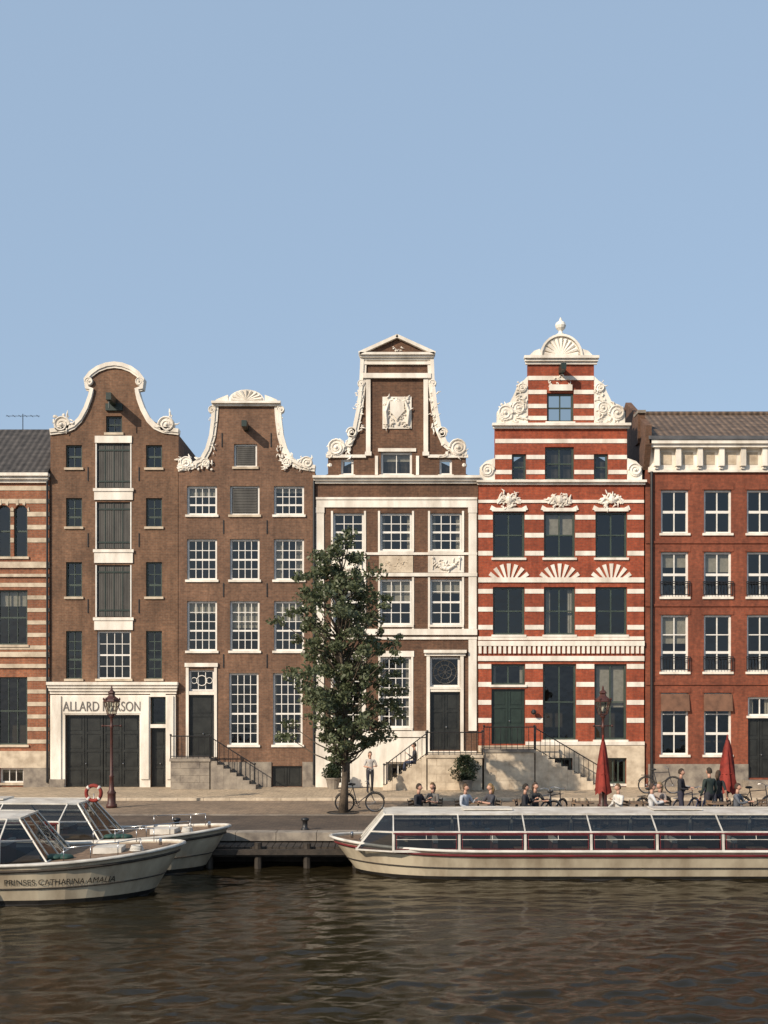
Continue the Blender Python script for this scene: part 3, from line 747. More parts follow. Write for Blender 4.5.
for (t, bt) in ((541, 543.5), (604, 606.5), (682, 685)): lt.box(X(xa), X(xb), -.05, .004, Z(bt), Z(t))
wt.box(X(648), X(xb), -.06, .004, Z(470), Z(446)); wt.box(X(648), X(xb), -.12, .003, Z(472.5), Z(469.9)); wt.box(X(647), X(xb), -.5, .002, Z(445.8), Z(442))
wt.box(X(647), X(xb), -.4, .001, Z(449), Z(445.9))
k = 653
while k < xb:
    wt.prism([(X(k), Z(467)), (X(k + 5), Z(467)), (X(k + 5), Z(449.2)), (X(k), Z(449.2))], -.3, -.061); wt.box(X(k + .8), X(k + 4.2), -.2, -.0611, Z(469.5), Z(467.1)); k += 21.5
k = 664
pn = b.part('frieze_panels', 'stone')
while k < xb: pn.box(X(k - 3.2), X(k + 7.2), -.075, -.0605, Z(465), Z(452.5)); k += 21.5
b.part('gutter', 'lead').box(X(646), X(xb), -.56, -.1, Z(441.9), Z(438.5))
r = b.part('roof', 'tile2'); zr = Z(439)
r.add([(X(650), -.2, zr), (X(xb), -.2, zr), (X(xb), 3.6, zr + 1.95), (X(650), 3.6, zr + 1.95), (X(xb), 9, zr), (X(650), 9, zr)], [(0, 1, 2, 3), (3, 2, 4, 5), (1, 4, 2), (0, 3, 5)])
b.part('ridge_tiles', 'tile2').tube([(X(650), 3.6, zr + 1.97), (X(xb), 3.6, zr + 1.97)], .12, 8)
fw_ = b.part('party_wall', 'b3')
fw_.add([(X(643), -.5, Z(447)), (X(649), -.5, Z(447)), (X(643), -.5, Z(428)), (X(649), -.5, Z(428)), (X(643), 3.6, zr + 2.5), (X(649), 3.6, zr + 2.5), (X(643), 9, zr), (X(649), 9, zr), (X(643), 9, Z(470)), (X(649), 9, Z(470)), (X(643), -.004, Z(470)), (X(649), -.004, Z(470))],
        [(0, 1, 3, 2), (2, 3, 5, 4), (4, 5, 7, 6), (6, 7, 9, 8), (0, 2, 4, 6, 8, 10), (1, 3, 5, 7, 9, 11), (0, 1, 11, 10)])
b.part('chimney', 'b3').box(X(641), X(648), .6, 1.3, Z(440), Z(410)); b.part('chimney_cap', 'greystone').box(X(640.5), X(648.5), .5, 1.4, Z(410) + .001, Z(407))
door(b, X(D[0]), X(D[1]), Z(D[3]), Z(D[2]), 2)
b.part('plinth', 'greystone').box(X(648), X(747.8), -.08, -.003, 0, Z(764)); b.part('plinth', 'greystone').box(X(773.2), X(xb), -.08, -.003, 0, Z(764))
b.part('door_step', 'greystone').box(X(742), X(780), -.9, -.09, 0, Z(779.5))
b.part('downpipe', 'iron').tube([(X(651), -.1, .1), (X(651), -.1, Z(472))], .06, 8)
b.finish()

# ================================================================== ground, quay, water
M['road'] = brick('clinker_paving', (.33, .25, .175), (.28, .21, .15), (.20, .155, .115), True, .22, .075, .01, .6)
M['pave'] = brick('sidewalk_pavers', (.52, .42, .30), (.46, .37, .265), (.31, .25, .18), True, .3, .3, .01, .7)
M['road2'] = brick('quay_edge_paving', (.14, .102, .074), (.11, .08, .06), (.075, .06, .047), True, .22, .075, .01, .55)
g = MB(); g.quad((-900, -15.5, G), (900, -15.5, G), (900, 1500, G), (-900, 1500, G)); single('ground', g, 'road')
g = MB(); g.quad((-80, -15.3, G + .004), (80, -15.3, G + .004), (80, -10.9, G + .004), (-80, -10.9, G + .004)); single('quay_terrace', g, 'road2')
s = MB(); s.box(-80, 80, -5.2, -.001, G - .2, 0); single('sidewalk', s, 'pave')
k = MB()
for i in range(160): k.box(-80 + i + .006, -79 + i - .006, -5.4, -5.202, G - .2, RU(.0, .006)); 
single('kerb', k, 'stone')
k = MB()
for i in range(160): k.box(-80 + i + .006, -79 + i - .006, -10.89, -10.7, G - .2, G + RU(.012, .02)); 
single('kerb', k, 'greystone')
q = MB()
for i in range(133): q.box(-80 + i * 1.2 + .008, -80 + (i + 1) * 1.2 - .008, -15.95, -15.3, G - .22, G + RU(.02, .03))
single('quay_coping', q, 'greystone')
M['quaybrick'] = brick('quay_brick', (.07, .05, .038), (.05, .038, .03), (.06, .05, .04))
q = MB(); q.box(-80, 80, -15.85, -15.5, -2.5, G - .221); single('quay_wall', q, 'quaybrick')
j = Thing('timber_jetty', (-4, -16.6, 0), world=True); t = j.part('deck_planks', 'timber')
for i in range(46): x = -9.4 + i * .2; t.box(x, x + .18, -17.0, -15.96, -.42, -.36)
t2 = j.part('posts', 'timber')
for i in range(7): x = -9.2 + i * 1.4; t2.tube([(x, -17.1, -2.3), (x, -17.1, RU(-.25, -.08))], .11, 8); 
t2.box(-9.4, -.3, -17.15, -17.0, -.62, -.42); j.part('fender_beam', 'timber').box(-9.4, -.3, -17.3, -17.16, -.55, -.4)
lf = j.part('ladder', 'chrome')
for f in (-.18, .18): lf.tube([(-5.6 + f, -15.98, -1.3), (-5.6 + f, -15.98, .2)], .02, 6)
for q_ in range(5): lf.tube([(-5.78, -15.98, -1.0 + .25 * q_), (-5.42, -15.98, -1.0 + .25 * q_)], .015, 5)
j.finish()
for x in (-12.4, -6.3, -2.4, 6.4):
    bo = Thing('mooring_bollard', (x, -15.05, G)); bo.part('bollard', 'iron', True).lathe((0, 0, 0), [(.13, 0), (.13, .04), (.08, .07), (.075, .26), (.12, .3), (.12, .35), (.04, .38)], 12); bo.finish()
# water
xs = np.concatenate([np.linspace(-700, -30, 12)[:-1], np.arange(-30, -18, .14), np.arange(-18, 18, .075), np.arange(18, 30, .14), np.linspace(30, 700, 12)])
ys = np.concatenate([np.linspace(-700, -47, 12)[:-1], np.arange(-47, -34, .14), np.arange(-34, -15.6, .06), [-15.6]])
XX, YY = np.meshgrid(xs, ys); H = np.zeros_like(XX); rng = np.random.RandomState(3)
for i in range(64):
    lam = .24 * (5.5 ** rng.rand()); th = rng.normal(math.pi / 2 + .25, .6); ph = rng.rand() * 6.28
    H += lam * .0042 * np.sin((XX * math.cos(th) + YY * math.sin(th)) * 2 * math.pi / lam + ph + .9 * np.sin(XX * .33 * (1 + rng.rand()) + YY * .51 + ph))
env = .66 + .34 * np.sin(XX * .21 + 1.2 * np.sin(YY * .17)) * np.sin(YY * .37 + .8)
env *= 1 + .25 * np.clip(XX / 8, -1, 1)
H *= env; H *= (np.abs(XX) < 29) * (YY > -46.5)
nx, ny = len(xs), len(ys); V = np.stack([XX, YY, WL + H], -1).reshape(-1, 3)
ii = np.arange((ny - 1) * (nx - 1)); r_, c_ = ii // (nx - 1), ii % (nx - 1); a0 = r_ * nx + c_
F = np.stack([a0, a0 + 1, a0 + nx + 1, a0 + nx], -1)
me = bpy.data.meshes.new('canal_water'); me.from_pydata(V.tolist(), [], F.tolist()); me.polygons.foreach_set('use_smooth', [True] * len(me.polygons))
m, nt, bs = newmat('canal_water'); bs.inputs['Base Color'].default_value = (.017, .013, .006, 1); bs.inputs['Roughness'].default_value = .06; bs.inputs['IOR'].default_value = 1.21
bs.inputs['Specular Tint'].default_value = (1, .91, .76, 1)
bump(nt, bs, noise(nt, coords(nt, (1, 1.8, 1)), 9, 3, .55), .16, .03)
me.materials.append(m); o = bpy.data.objects.new('canal_water', me); scene.collection.objects.link(o)
bed = MB(); bed.quad((-700, -700, -3), (700, -700, -3), (700, -15, -3), (-700, -15, -3)); single('canal_bed', bed, 'timber')

# ================================================================== tour boats (bow towards +x locally)
def tour_boat(name, bow, rot, L, W, fore, hull_h, roof_h, name_text=None, side=1, red=True, rails=False, buoy=False):
    t = Thing(name, bow, rot); W2 = W / 2
    def hw(tt, v): 
        u = min(max(tt, 0) / 3.6, 1); w = W2 * (1 - (1 - u) ** 2.1) ** .62
        e = min((L - tt) / 1.2, 1); w *= (1 - .25 * (1 - e) ** 2)
        return w * (.84 + .16 * v)
    def sheer(tt): return hull_h + (.2 if red else .28) * max(0, 1 - tt / 4.5) ** 2
    ts = [0, .04, .12, .25, .45, .7, 1, 1.4, 1.9, 2.5, 3.2, 4, 5.5, 7.5, 10, 13, 16, L - 1, L - .5, L]; ts = sorted(set(a for a in ts if a <= L))
    lv = [-.35, 0, .1, .35, .7, 1]
    rake = .75
    def ring(tt):
        pts = []
        for v in lv:
            h = sheer(tt) * v; vv = max(v, 0); xx = -tt - rake * (1 - vv) * max(0, 1 - tt / 3)
            pts.append((xx, hw(tt, vv), h))
        return pts
    hu = t.part('hull', 'hull', True); bt = t.part('boot_stripe', 'boot', True)
    for sgn in (1, -1):
        rows = [[(p[0], sgn * p[1], p[2]) for p in ring(tt)] for tt in ts]
        for i in range(len(ts) - 1):
            for k in range(len(lv) - 1):
                (bt if k < 2 else hu).quad(rows[i][k], rows[i + 1][k], rows[i + 1][k + 1], rows[i][k + 1])
    rl_ = ring(L); hu.add([(p[0], p[1], p[2]) for p in rl_] + [(p[0], -p[1], p[2]) for p in reversed(rl_)], [tuple(range(12))])
    dk = t.part('deck', 'deck')
    for i in range(len(ts) - 1):
        a, c = ts[i], ts[i + 1]
        if a < fore + .9: dk.quad((-a, hw(a, 1), sheer(a) - .04), (-c, hw(c, 1), sheer(c) - .04), (-c, -hw(c, 1), sheer(c) - .04), (-a, -hw(a, 1), sheer(a) - .04))
        else:
            for sgn in (1, -1): dk.quad((-a, sgn * hw(a, 1), sheer(a) - .04), (-c, sgn * hw(c, 1), sheer(c) - .04), (-c, sgn * (W2 - .3), sheer(c) - .04), (-a, sgn * (W2 - .3), sheer(a) - .04))
    for sgn in (1, -1):
        t.part('gunwale', 'hullw', True).tube([(-a + .02, sgn * (hw(a, 1) + .01), sheer(a)) for a in ts], .045, 6)
        t.part('rubbing_strake', 'maroon' if red else 'timber', True).tube([(-a + (-rake * .15 * max(0, 1 - a / 3)), sgn * (hw(a, .85) + .02), sheer(a) * .85) for a in ts], .035, 6)
        t.part('rubbing_strake_low', 'timber', True).tube([(-a + (-rake * .6 * max(0, 1 - a / 3)), sgn * (hw(a, .4) + .015), sheer(a) * .4) for a in ts], .018, 6)
    c0, c1 = fore, L - 1.6; zb = hull_h - .02; zs = hull_h + (roof_h - hull_h) * .55; zt = roof_h
    yb, ysd, yt = W2 - .16, W2 - .2, W2 - .9
    fr = t.part('cabin_frame', 'hullw'); rd = t.part('cabin_red_trim', 'maroon'); gl = t.part('cabin_glass', 'boatglass'); n = int((c1 - c0 - 1.2) / 1.62)
    xf = c0 + 1.0
    xsn = [xf + (c1 - xf) * i / n for i in range(n + 1)]
    def bar(mb, p, q, r, m=4): mb.tube([p, q], r, m)
    # dark inner lining of the saloon below the windows, kept well inside the tapering bow
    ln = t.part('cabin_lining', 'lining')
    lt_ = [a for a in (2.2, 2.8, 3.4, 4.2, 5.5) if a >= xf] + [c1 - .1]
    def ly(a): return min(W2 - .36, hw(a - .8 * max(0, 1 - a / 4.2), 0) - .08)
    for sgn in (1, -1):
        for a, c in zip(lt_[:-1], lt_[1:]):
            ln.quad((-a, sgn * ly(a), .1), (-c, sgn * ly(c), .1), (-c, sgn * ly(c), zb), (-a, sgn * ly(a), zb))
    for sgn in (1, -1):
        Y = lambda y: sgn * y
        for i in range(n):
            a, c = -xsn[i], -xsn[i + 1]
            gl.quad((a, Y(yb), zb), (c, Y(yb), zb), (c, Y(ysd), zs), (a, Y(ysd), zs)); gl.quad((a, Y(ysd), zs), (c, Y(ysd), zs), (c, Y(yt), zt), (a, Y(yt), zt))
            u, v = a - .08, c + .08
            for (pz, py) in ((zb + .07, yb), (zs - .07, ysd)): bar(rd, (u, Y(py + .03), pz), (v, Y(py + .03), pz), .013)
            for xx in (u, v): bar(rd, (xx, Y(yb + .03), zb + .07), (xx, Y(ysd + .03), zs - .07), .013)
            bar(fr, (u, Y(yb + .01), zs - .19), (v, Y(yb + .01), zs - .19), .010); bar(fr, ((u + v) / 2, Y(yb + .01), zs - .19), ((u + v) / 2, Y(ysd), zs), .010)
        for xx in xsn:
            bar(fr, (-xx, Y(yb), zb), (-xx, Y(ysd), zs), .045); bar(fr, (-xx, Y(ysd), zs), (-xx, Y(yt), zt), .024)
        bar(fr, (-xf, Y(yb), zb + .01), (-c1, Y(yb), zb + .01), .045); bar(fr, (-xf, Y(ysd + .005), zs), (-c1, Y(ysd + .005), zs), .03, 6); bar(rd, (-xf, Y(ysd + .03), zs - .035), (-c1, Y(ysd + .03), zs - .035), .02, 6); bar(fr, (-xf, Y(yt), zt), (-c1, Y(yt), zt), .035)
        F0 = (-c0, Y(yb * .72), zb); F1 = (-c0 - .75, Y(yt * .85), zt - .02)
        gl.add([F0, (-xf, Y(yb), zb), (-xf, Y(ysd), zs), (-xf, Y(yt), zt), F1], [(0, 1, 2, 4), (4, 2, 3)])
        for (p, q) in ((F0, F1), (F0, (-xf, Y(yb), zb)), (F1, (-xf, Y(yt), zt)), ((-c0 - .4, Y((yb * .72 + yt * .85) / 2), (zb + zt) / 2), (-xf, Y(ysd), zs))): bar(fr, p, q, .03)
    gl.quad((-c0, yb * .72, zb), (-c0, -yb * .72, zb), (-c0 - .75, -yt * .85, zt - .02), (-c0 - .75, yt * .85, zt - .02))
    for f in (-.33, 0, .33): fr.tube([(-c0, f * 2 * yb * .72, zb), (-c0 - .75, f * 2 * yt * .85, zt - .02)], .025, 4)
    fr.tube([(-c0, yb * .72, zb), (-c0, -yb * .72, zb)], .035, 4); fr.tube([(-c0 - .75, yt * .85, zt), (-c0 - .75, -yt * .85, zt)], .035, 4)
    # solid white roof with raised sliding hatches
    rp_ = t.part('roof_panel', 'hullw'); rp_.add([(-c0 - .75, yt * .85, zt), (-c0 - .75, -yt * .85, zt), (-xf, -yt, zt + .01), (-c1, -yt, zt + .01), (-c1, yt, zt + .01), (-xf, yt, zt + .01), (-xf, 0, zt + .06), (-c1, 0, zt + .06), (-c0 - .75, 0, zt + .03)],
            [(0, 8, 6, 5), (8, 1, 2, 6), (5, 6, 7, 4), (6, 2, 3, 7)])
    for i in range(n):
        if i % 3 == 1: a, c = -xsn[i], -xsn[i + 1]; rp_.box(c + .2, a - .2, -.4, .4, zt + .062, zt + .10)
    bk = t.part('cabin_back', 'hullw'); bk.add([(-c1, yb, zb), (-c1, ysd, zs), (-c1, yt, zt), (-c1, -yt, zt), (-c1, -ysd, zs), (-c1, -yb, zb)], [(0, 1, 2, 3, 4, 5)])
    ad = t.part('aft_deck', 'deck'); ad.box(-L + .05, -c1, -W2 + .35, W2 - .35, hull_h - .08, hull_h - .045)
    se = t.part('seats', 'seat'); tb = t.part('tables', 'deck'); sp_ = t.part('seat_headrests', 'cloth_white'); xx = max(xf + .5, 2.9)
    while xx < c1 - .6:
        for sgn in (1, -1):
            y0, y1 = sorted((sgn * .35, sgn * (W2 - .5))); se.box(-xx - .06, -xx + .06, y0, y1, .15, hull_h + .16); sp_.box(-xx - .065, -xx + .065, y0 + .05, y1 - .05, hull_h + .161, hull_h + .27); se.box(-xx - .4, -xx - .0601, y0, y1, .1, .35)
            tb.box(-xx - 1.05, -xx - .6, y0, y1, hull_h - .1, hull_h - .06)
        xx += 1.62
    fl = t.part('cabin_floor', 'deck'); fl.box(-c1 + .05, -max(xf, 2.8), -W2 + .6, W2 - .6, .02, .08)
    ir = t.part('deck_fittings', 'chrome', True)
    ir.tube([(-.6, .12, sheer(.6)), (-.6, .12, sheer(.6) + .18)], .04, 8); ir.tube([(-.6, -.08, sheer(.6) + .14), (-.6, .32, sheer(.6) + .14)], .022, 6)
    if rails:
        for sgn in (1, -1):
            aa = [.9, 1.4, 2.0, 2.6]; ir.tube([(-a, sgn * (hw(a, 1) - .12), sheer(a) + .34) for a in aa], .012, 6)
            for a in aa: ir.tube([(-a, sgn * (hw(a, 1) - .12), sheer(a)), (-a, sgn * (hw(a, 1) - .12), sheer(a) + .34)], .011, 5)
        hk = t.part('hatch', 'hullw'); hk.box(-2.2, -1.5, -.35, .35, sheer(2) - .03, sheer(2) + .12)
        tp = t.part('folded_tarp', 'teal', True)
        for q_ in range(5): tp.ball((-2.75 - .12 * q_, -.75 + .1 * (q_ % 2), hull_h + .04), .14, (1.3, 1.6, .5), 8, 5)
        rc = t.part('mooring_rope', 'cloth_white', True)
        for q_ in range(4): rc.torus((-1.1, -.45, sheer(1.1) + .035 * q_), .16 - .012 * q_, .02, 'z', 16, 5)
        fd = t.part('fenders', 'boot', True)
        for a in (4.6, 7.4): fd.ball((-a, -(W2 + .11), hull_h * .5), .12, (1, 1, 2.2), 10, 8)
    if buoy:
        lb = t.part('lifebuoy', 'umb', True); lb.torus((-fore - .6, .2, zt + .22), .22, .055, 'y', 20, 8); lw_ = t.part('lifebuoy_bands', 'cloth_white', True)
        for q_ in range(4): a = math.pi / 4 + q_ * math.pi / 2; lw_.ball((-fore - .6 + .22 * math.cos(a), .2, zt + .22 + .22 * math.sin(a)), .066, (1, 1, 1))
        t.part('lifebuoy_post', 'chrome').tube([(-fore - .6, .22, zt - .05), (-fore - .6, .22, zt + .2)], .02, 6)
    if name_text:
        me = text_mesh('boat_name', name_text, .205, 'boot', .0)
        for v in me.vertices:
            tt = 2.6 - v.co.x * 1.0; h = .50 * hull_h + v.co.y; vv = h / sheer(tt)
            xx = -tt - rake * (1 - vv) * max(0, 1 - tt / 3)
            v.co = (xx, -(hw(tt, vv) + .02), h)
        t.extra.append(bpy.data.objects.new('boat_name', me))
    t.finish(); return t
tour_boat('tour_boat', (-1.5, -17.55, WL), math.pi, 21, 3.7, .75, .78, 1.68)
tour_boat('tour_boat', (-5.05, -21.0, WL), math.radians(3), 18, 3.9, 3.1, .95, 1.95, 'PRINSES CATHARINA AMALIA', rails=True, red=False)
tour_boat('tour_boat', (-4.4, -17.3, WL), math.radians(-4), 17, 3.5, 3.4, .95, 1.9, None, rails=True, red=False, buoy=True)

# ================================================================== tree
def tree(name, loc, prof, H, mat, nclump, leafs, ls, seed, trunk_r=.13, base=2.0):
    rnd = random.Random(seed); t = Thing(name, loc); tr = t.part('trunk', 'bark', True)
    pts = []; rad = []
    for i in range(12):
        z = H * .93 * i / 11; pts.append((.10 * math.sin(z * .7), .08 * math.sin(z * .5 + 1), z)); rad.append(trunk_r * (1 - .88 * i / 11) * (1.35 if i == 0 else 1))
    tr.tube(pts, rad, 9)
    lv = t.part('foliage', mat)
    def width(z):
        for (z0, w0), (z1, w1) in zip(prof[:-1], prof[1:]):
            if z0 <= z <= z1: return w0 + (w1 - w0) * (z - z0) / (z1 - z0)
        return 0
    cl = []
    while len(cl) < nclump:
        z = rnd.uniform(prof[0][0], prof[-1][0]); w = width(z); a = rnd.uniform(0, 6.283); q = rnd.random() ** .45 * w
        lob = 1 + .28 * math.sin(a * 3 + z * 1.9) + .17 * math.sin(a * 5 - z * 2.9)
        if rnd.random() > (w / 2.0) ** 1.1 + .12: continue
        c = Vector((q * lob * math.cos(a), q * lob * math.sin(a), z))
        if any((c - o_).length < .25 for o_ in cl): continue
        cl.append(c)
    for c in cl:
        if rnd.random() < .7:
            z0 = max(base * .8, c.z - .5 - rnd.random() * 1.2); z0 = min(z0, H * .9); k = z0 / (H * .93) * 11; p = Vector(pts[min(11, int(k))]); p.z = z0
            mid = (p + c) / 2 + Vector((0, 0, -.12)); tr.tube([p, mid, c], [.035, .022, .008], 5)
        rr = rnd.uniform(.18, .42)
        el_ = (rnd.uniform(.8, 1.5), rnd.uniform(.8, 1.5), rnd.uniform(.55, .9))
        for i in range(int(leafs * rr / .3)):
            d = Vector((rnd.gauss(0, 1), rnd.gauss(0, 1), rnd.gauss(0, 1))); d = d / max(d.length, .01) * rr * rnd.random() ** .5
            d = Vector((d.x * el_[0], d.y * el_[1], d.z * el_[2] - .15 * (d.x ** 2 + d.y ** 2) / rr))
            p = c + d; n1 = Vector((rnd.gauss(0, 1), rnd.gauss(0, 1), rnd.gauss(0, 1) + .6)).normalized(); u = n1.orthogonal().normalized(); u.rotate(Matrix.Rotation(rnd.uniform(0, 6.28), 3, n1)); w = n1.cross(u)
            s_ = ls * rnd.uniform(.6, 1.3)
            lv.add([p - u * s_, p + w * s_ * .6, p + u * s_, p - w * s_ * .6], [(0, 1, 2, 3)])
    t.finish()
tree('street_tree', (-1.43, -10, G), [(1.9, .6), (2.4, 1.3), (3.4, 1.8), (4.5, 1.65), (5.5, 1.9), (6.7, 2.1), (7.6, 1.75), (8.5, 1.1), (9.2, .55), (9.9, .15)], 9.7, 'leaf', 215, 84, .08, 5, .14)
gs = Thing('tree_grate', (-1.43, -10, G)); gs.part('grate_ring', 'iron').torus((0, 0, .01), .55, .02, 'z', 24, 5); gs.part('soil', 'timber').lathe((0, 0, 0), [(.5, .0), (.5, .012)], 20); gs.finish()
def shrub(loc, h, r, seed):
    rnd = random.Random(seed); t = Thing('potted_shrub', loc); t.part('pot', 'greystone', False).lathe((0, 0, 0), [(.22, 0), (.3, .4), (.33, .42), (.33, .48), (.28, .48)], 14)
    lv = t.part('foliage', 'leafd'); st_ = t.part('stems', 'bark')
    for i in range(9): st_.tube([(0, 0, .45), (rnd.uniform(-.3, .3) * r, rnd.uniform(-.3, .3) * r, h * .7)], [.02, .008], 5)
    for i in range(2000):
        a = rnd.uniform(0, 6.28); z = rnd.uniform(.45, h); w = r * math.sin(math.pi * min(1, (z - .3) / (h - .25))) ** .6 * (1 + .35 * math.sin(a * 3 + z * 7) + .2 * math.sin(a * 7 - z * 5)); q = w * rnd.random() ** .4
        p = Vector((q * math.cos(a), q * math.sin(a), z)); n1 = Vector((rnd.gauss(0, 1), rnd.gauss(0, 1), rnd.gauss(0, 1))).normalized(); u = n1.orthogonal().normalized(); w_ = n1.cross(u); s_ = rnd.uniform(.03, .07)
        lv.add([p - u * s_, p + w_ * s_ * .5, p + u * s_, p - w_ * s_ * .5], [(0, 1, 2, 3)])
    t.finish()
shrub((X(462), -2.2, 0), 1.5, .52, 1); shrub((X(334), -1.0, 0), 1.1, .35, 2)

# ================================================================== lanterns
def lantern(loc):
    t = Thing('street_lamp', loc); p = t.part('post', 'lampred', True)
    p.lathe((0, 0, 0), [(.2, 0), (.2, .12), (.15, .16), (.15, .5), (.17, .55), (.1, .65), (.075, 1.1), (.1, 1.14), (.06, 1.2), (.05, 2.9), (.08, 2.95), (.05, 3.0), (.045, 3.25), (.09, 3.3), (.12, 3.36), (.05, 3.4)], 12)
    p.tube([(-.32, 0, 2.98), (.32, 0, 2.98)], .022, 6); p.ball((-.33, 0, 2.98), .045); p.ball((.33, 0, 2.98), .045)
    f = t.part('lantern_frame', 'lampred'); g = t.part('lantern_glass', 'lglass'); n = 6
    lo = [(.16 * math.cos(2 * math.pi * i / n), .16 * math.sin(2 * math.pi * i / n), 3.4) for i in range(n)]; hi = [(.29 * math.cos(2 * math.pi * i / n), .29 * math.sin(2 * math.pi * i / n), 3.87) for i in range(n)]
    for i in range(n):
        j_ = (i + 1) % n; f.tube([lo[i], hi[i]], .016, 5); f.tube([lo[i], lo[j_]], .02, 5); f.tube([hi[i], hi[j_]], .026, 5); g.quad(lo[i], lo[j_], hi[j_], hi[i]); f.ball((hi[i][0], hi[i][1], 3.95), .035, (1, 1, 1.6), 6, 4)
    f.lathe((0, 0, 0), [(.3, 3.88), (.27, 3.94), (.13, 4.06), (.1, 4.13), (.14, 4.17), (.11, 4.23), (.04, 4.29), (.03, 4.39), (.005, 4.45)], 6)
    t.part('bulb', 'cloth_white', True).ball((0, 0, 3.58), .07, (1, 1, 1.4)); t.finish()
lantern((-9.9, -8.2, G)); lantern((7.96, -8.2, G))
def parasol(loc, s=1):
    t = Thing('closed_parasol', loc); c = t.part('canvas', 'umb', True); n = 16; prof = [(.05, 2.62), (.09, 2.35), (.13, 1.9), (.17, 1.5), (.21, 1.15), (.24, .95)]; vs = []; fs = []
    for i, (r, z) in enumerate(prof):
        for j_ in range(n): rr = r * (1 + (.38 if j_ % 2 else -.25) * min(1, i / 2 + .2)) * (1 + .12 * math.sin(j_ * 1.7 + i)); a = 2 * math.pi * j_ / n + .1 * i; vs.append((rr * math.cos(a) * s, rr * math.sin(a) * s, z - (.14 * ((j_ * 7) % 5) / 4 if i == 5 else 0)))
    for i in range(5):
        for j_ in range(n): fs.append((i * n + j_, i * n + (j_ + 1) % n, (i + 1) * n + (j_ + 1) % n, (i + 1) * n + j_))
    c.add(vs, fs); c.lathe((0, 0, 0), [(.055, 2.6), (.02, 2.72), (.03, 2.75), (.005, 2.8)], 8); c.torus((0, 0, 1.5), .165 * s, .02, 'z', 16, 5)
    t.part('pole', 'timber').tube([(0, 0, .06), (0, 0, 2.6)], .028, 8); t.part('base', 'greystone').lathe((0, 0, 0), [(.3, 0), (.3, .07), (.08, .1), (.05, .25)], 16); t.finish()
parasol((7.2, -12.2, G), .9); parasol((11.35, -12, G), 1.1)
def bicycle(loc, rot, col=None, lean=.06):
    t = Thing('bicycle', loc, rot); k = cloth('bike_' + str(col), col or (.03, .03, .035)); fr = t.part('frame', k, True); w = t.part('tyres', 'rubber', True); s_ = t.part('spokes_and_bars', 'chrome')
    for xx in (-.53, .53):
        w.torus((xx, 0, .34), .33, .02, 'y', 28, 6); s_.torus((xx, 0, .34), .305, .01, 'y', 24, 4); s_.ball((xx, 0, .34), .035)
        for q in range(12): a = 2 * math.pi * q / 12; s_.tube([(xx, 0, .34), (xx + .31 * math.cos(a), 0, .34 + .31 * math.sin(a))], .003, 3, False)
        fr.tube([(xx + .37 * math.cos(a), 0, .34 + .37 * math.sin(a)) for a in [math.radians(d) for d in range(20, 170, 15)]], .018, 4)
    bb = (-.1, 0, .3); st_ = (-.24, 0, .85); hd = (.36, 0, .88); hl = (.4, 0, .68)
    for p, q, r in ((bb, st_, .018), (bb, hl, .018), (st_, hd, .016), (bb, (-.53, 0, .34), .012), (st_, (-.53, 0, .34), .01), (hd, (.41, 0, .62), .018), ((.41, 0, .62), (.53, 0, .34), .014), ((-.24, 0, .85), (-.26, 0, .95), .014), (hd, (.32, 0, 1.05), .014)): fr.tube([p, q], r, 6)
    s_.tube([(.2, -.28, 1.04), (.3, -.2, 1.08), (.33, 0, 1.05), (.3, .2, 1.08), (.2, .28, 1.04)], .012, 6); t.part('saddle', 'rubber', True).ball((-.28, 0, .98), .13, (1.1, .65, .35))
    fr.tube([bb, (-.02, -.09, .18)], .01, 5); fr.tube([bb, (-.18, .09, .42)], .01, 5); w.box(-.07, .03, -.14, -.06, .165, .19); w.box(-.23, -.13, .06, .14, .41, .435); fr.torus((-.1, -.04, .3), .09, .01, 'y', 16, 4)
    fr.box(-.75, -.35, -.06, .06, .74, .755); e = t.finish(); e.rotation_euler = (lean, 0, rot)
bicycle((-.85, -9.7, G), .08)
for i, (x, y, r, c) in enumerate([(9.9, -12.2, .8, (.1, .1, .12)), (10.3, -12.6, 1.1, (.02, .03, .08)), (5.0, -13, .5, (.2, .2, .2)), (5.5, -12.6, .9, None), (12.6, -11, .2, None), (9.0, -11.5, .6, (.03, .03, .03)), (11.2, -3.3, -.1, None)]): bicycle((x, y, G if y < -5.4 else 0), r, c)
def table(loc):
    t = Thing('cafe_table', loc); t.part('top', 'deck').lathe((0, 0, 0), [(.36, .72), (.36, .75)], 20); t.part('leg', 'iron').tube([(0, 0, .03), (0, 0, .72)], .03, 8); t.part('foot', 'iron').lathe((0, 0, 0), [(.24, 0), (.22, .03), (.04, .05)], 14)
    g_ = t.part('glasses', 'lglass', True); g_.lathe((.1, .05, .75), [(.03, 0), (.035, .14)], 8); g_.lathe((-.12, -.08, .75), [(.03, 0), (.035, .14)], 8); t.finish()
def chair(loc, rot):
    t = Thing('cafe_chair', loc, rot); f = t.part('chair_frame', 'iron'); s_ = t.part('seat', 'deck'); s_.box(-.2, .2, -.2, .2, .43, .46)
    for x in (-.19, .19):
        f.tube([(x, -.19, 0), (x, -.18, .43)], .014, 6); f.tube([(x, .22, 0), (x, .19, .45), (x, .26, .86)], .014, 6)
    for z in (.58, .68, .78): s_.box(-.18, .18, .2 + (z - .45) * .17, .215 + (z - .45) * .17, z - .03, z + .03)
    t.finish()
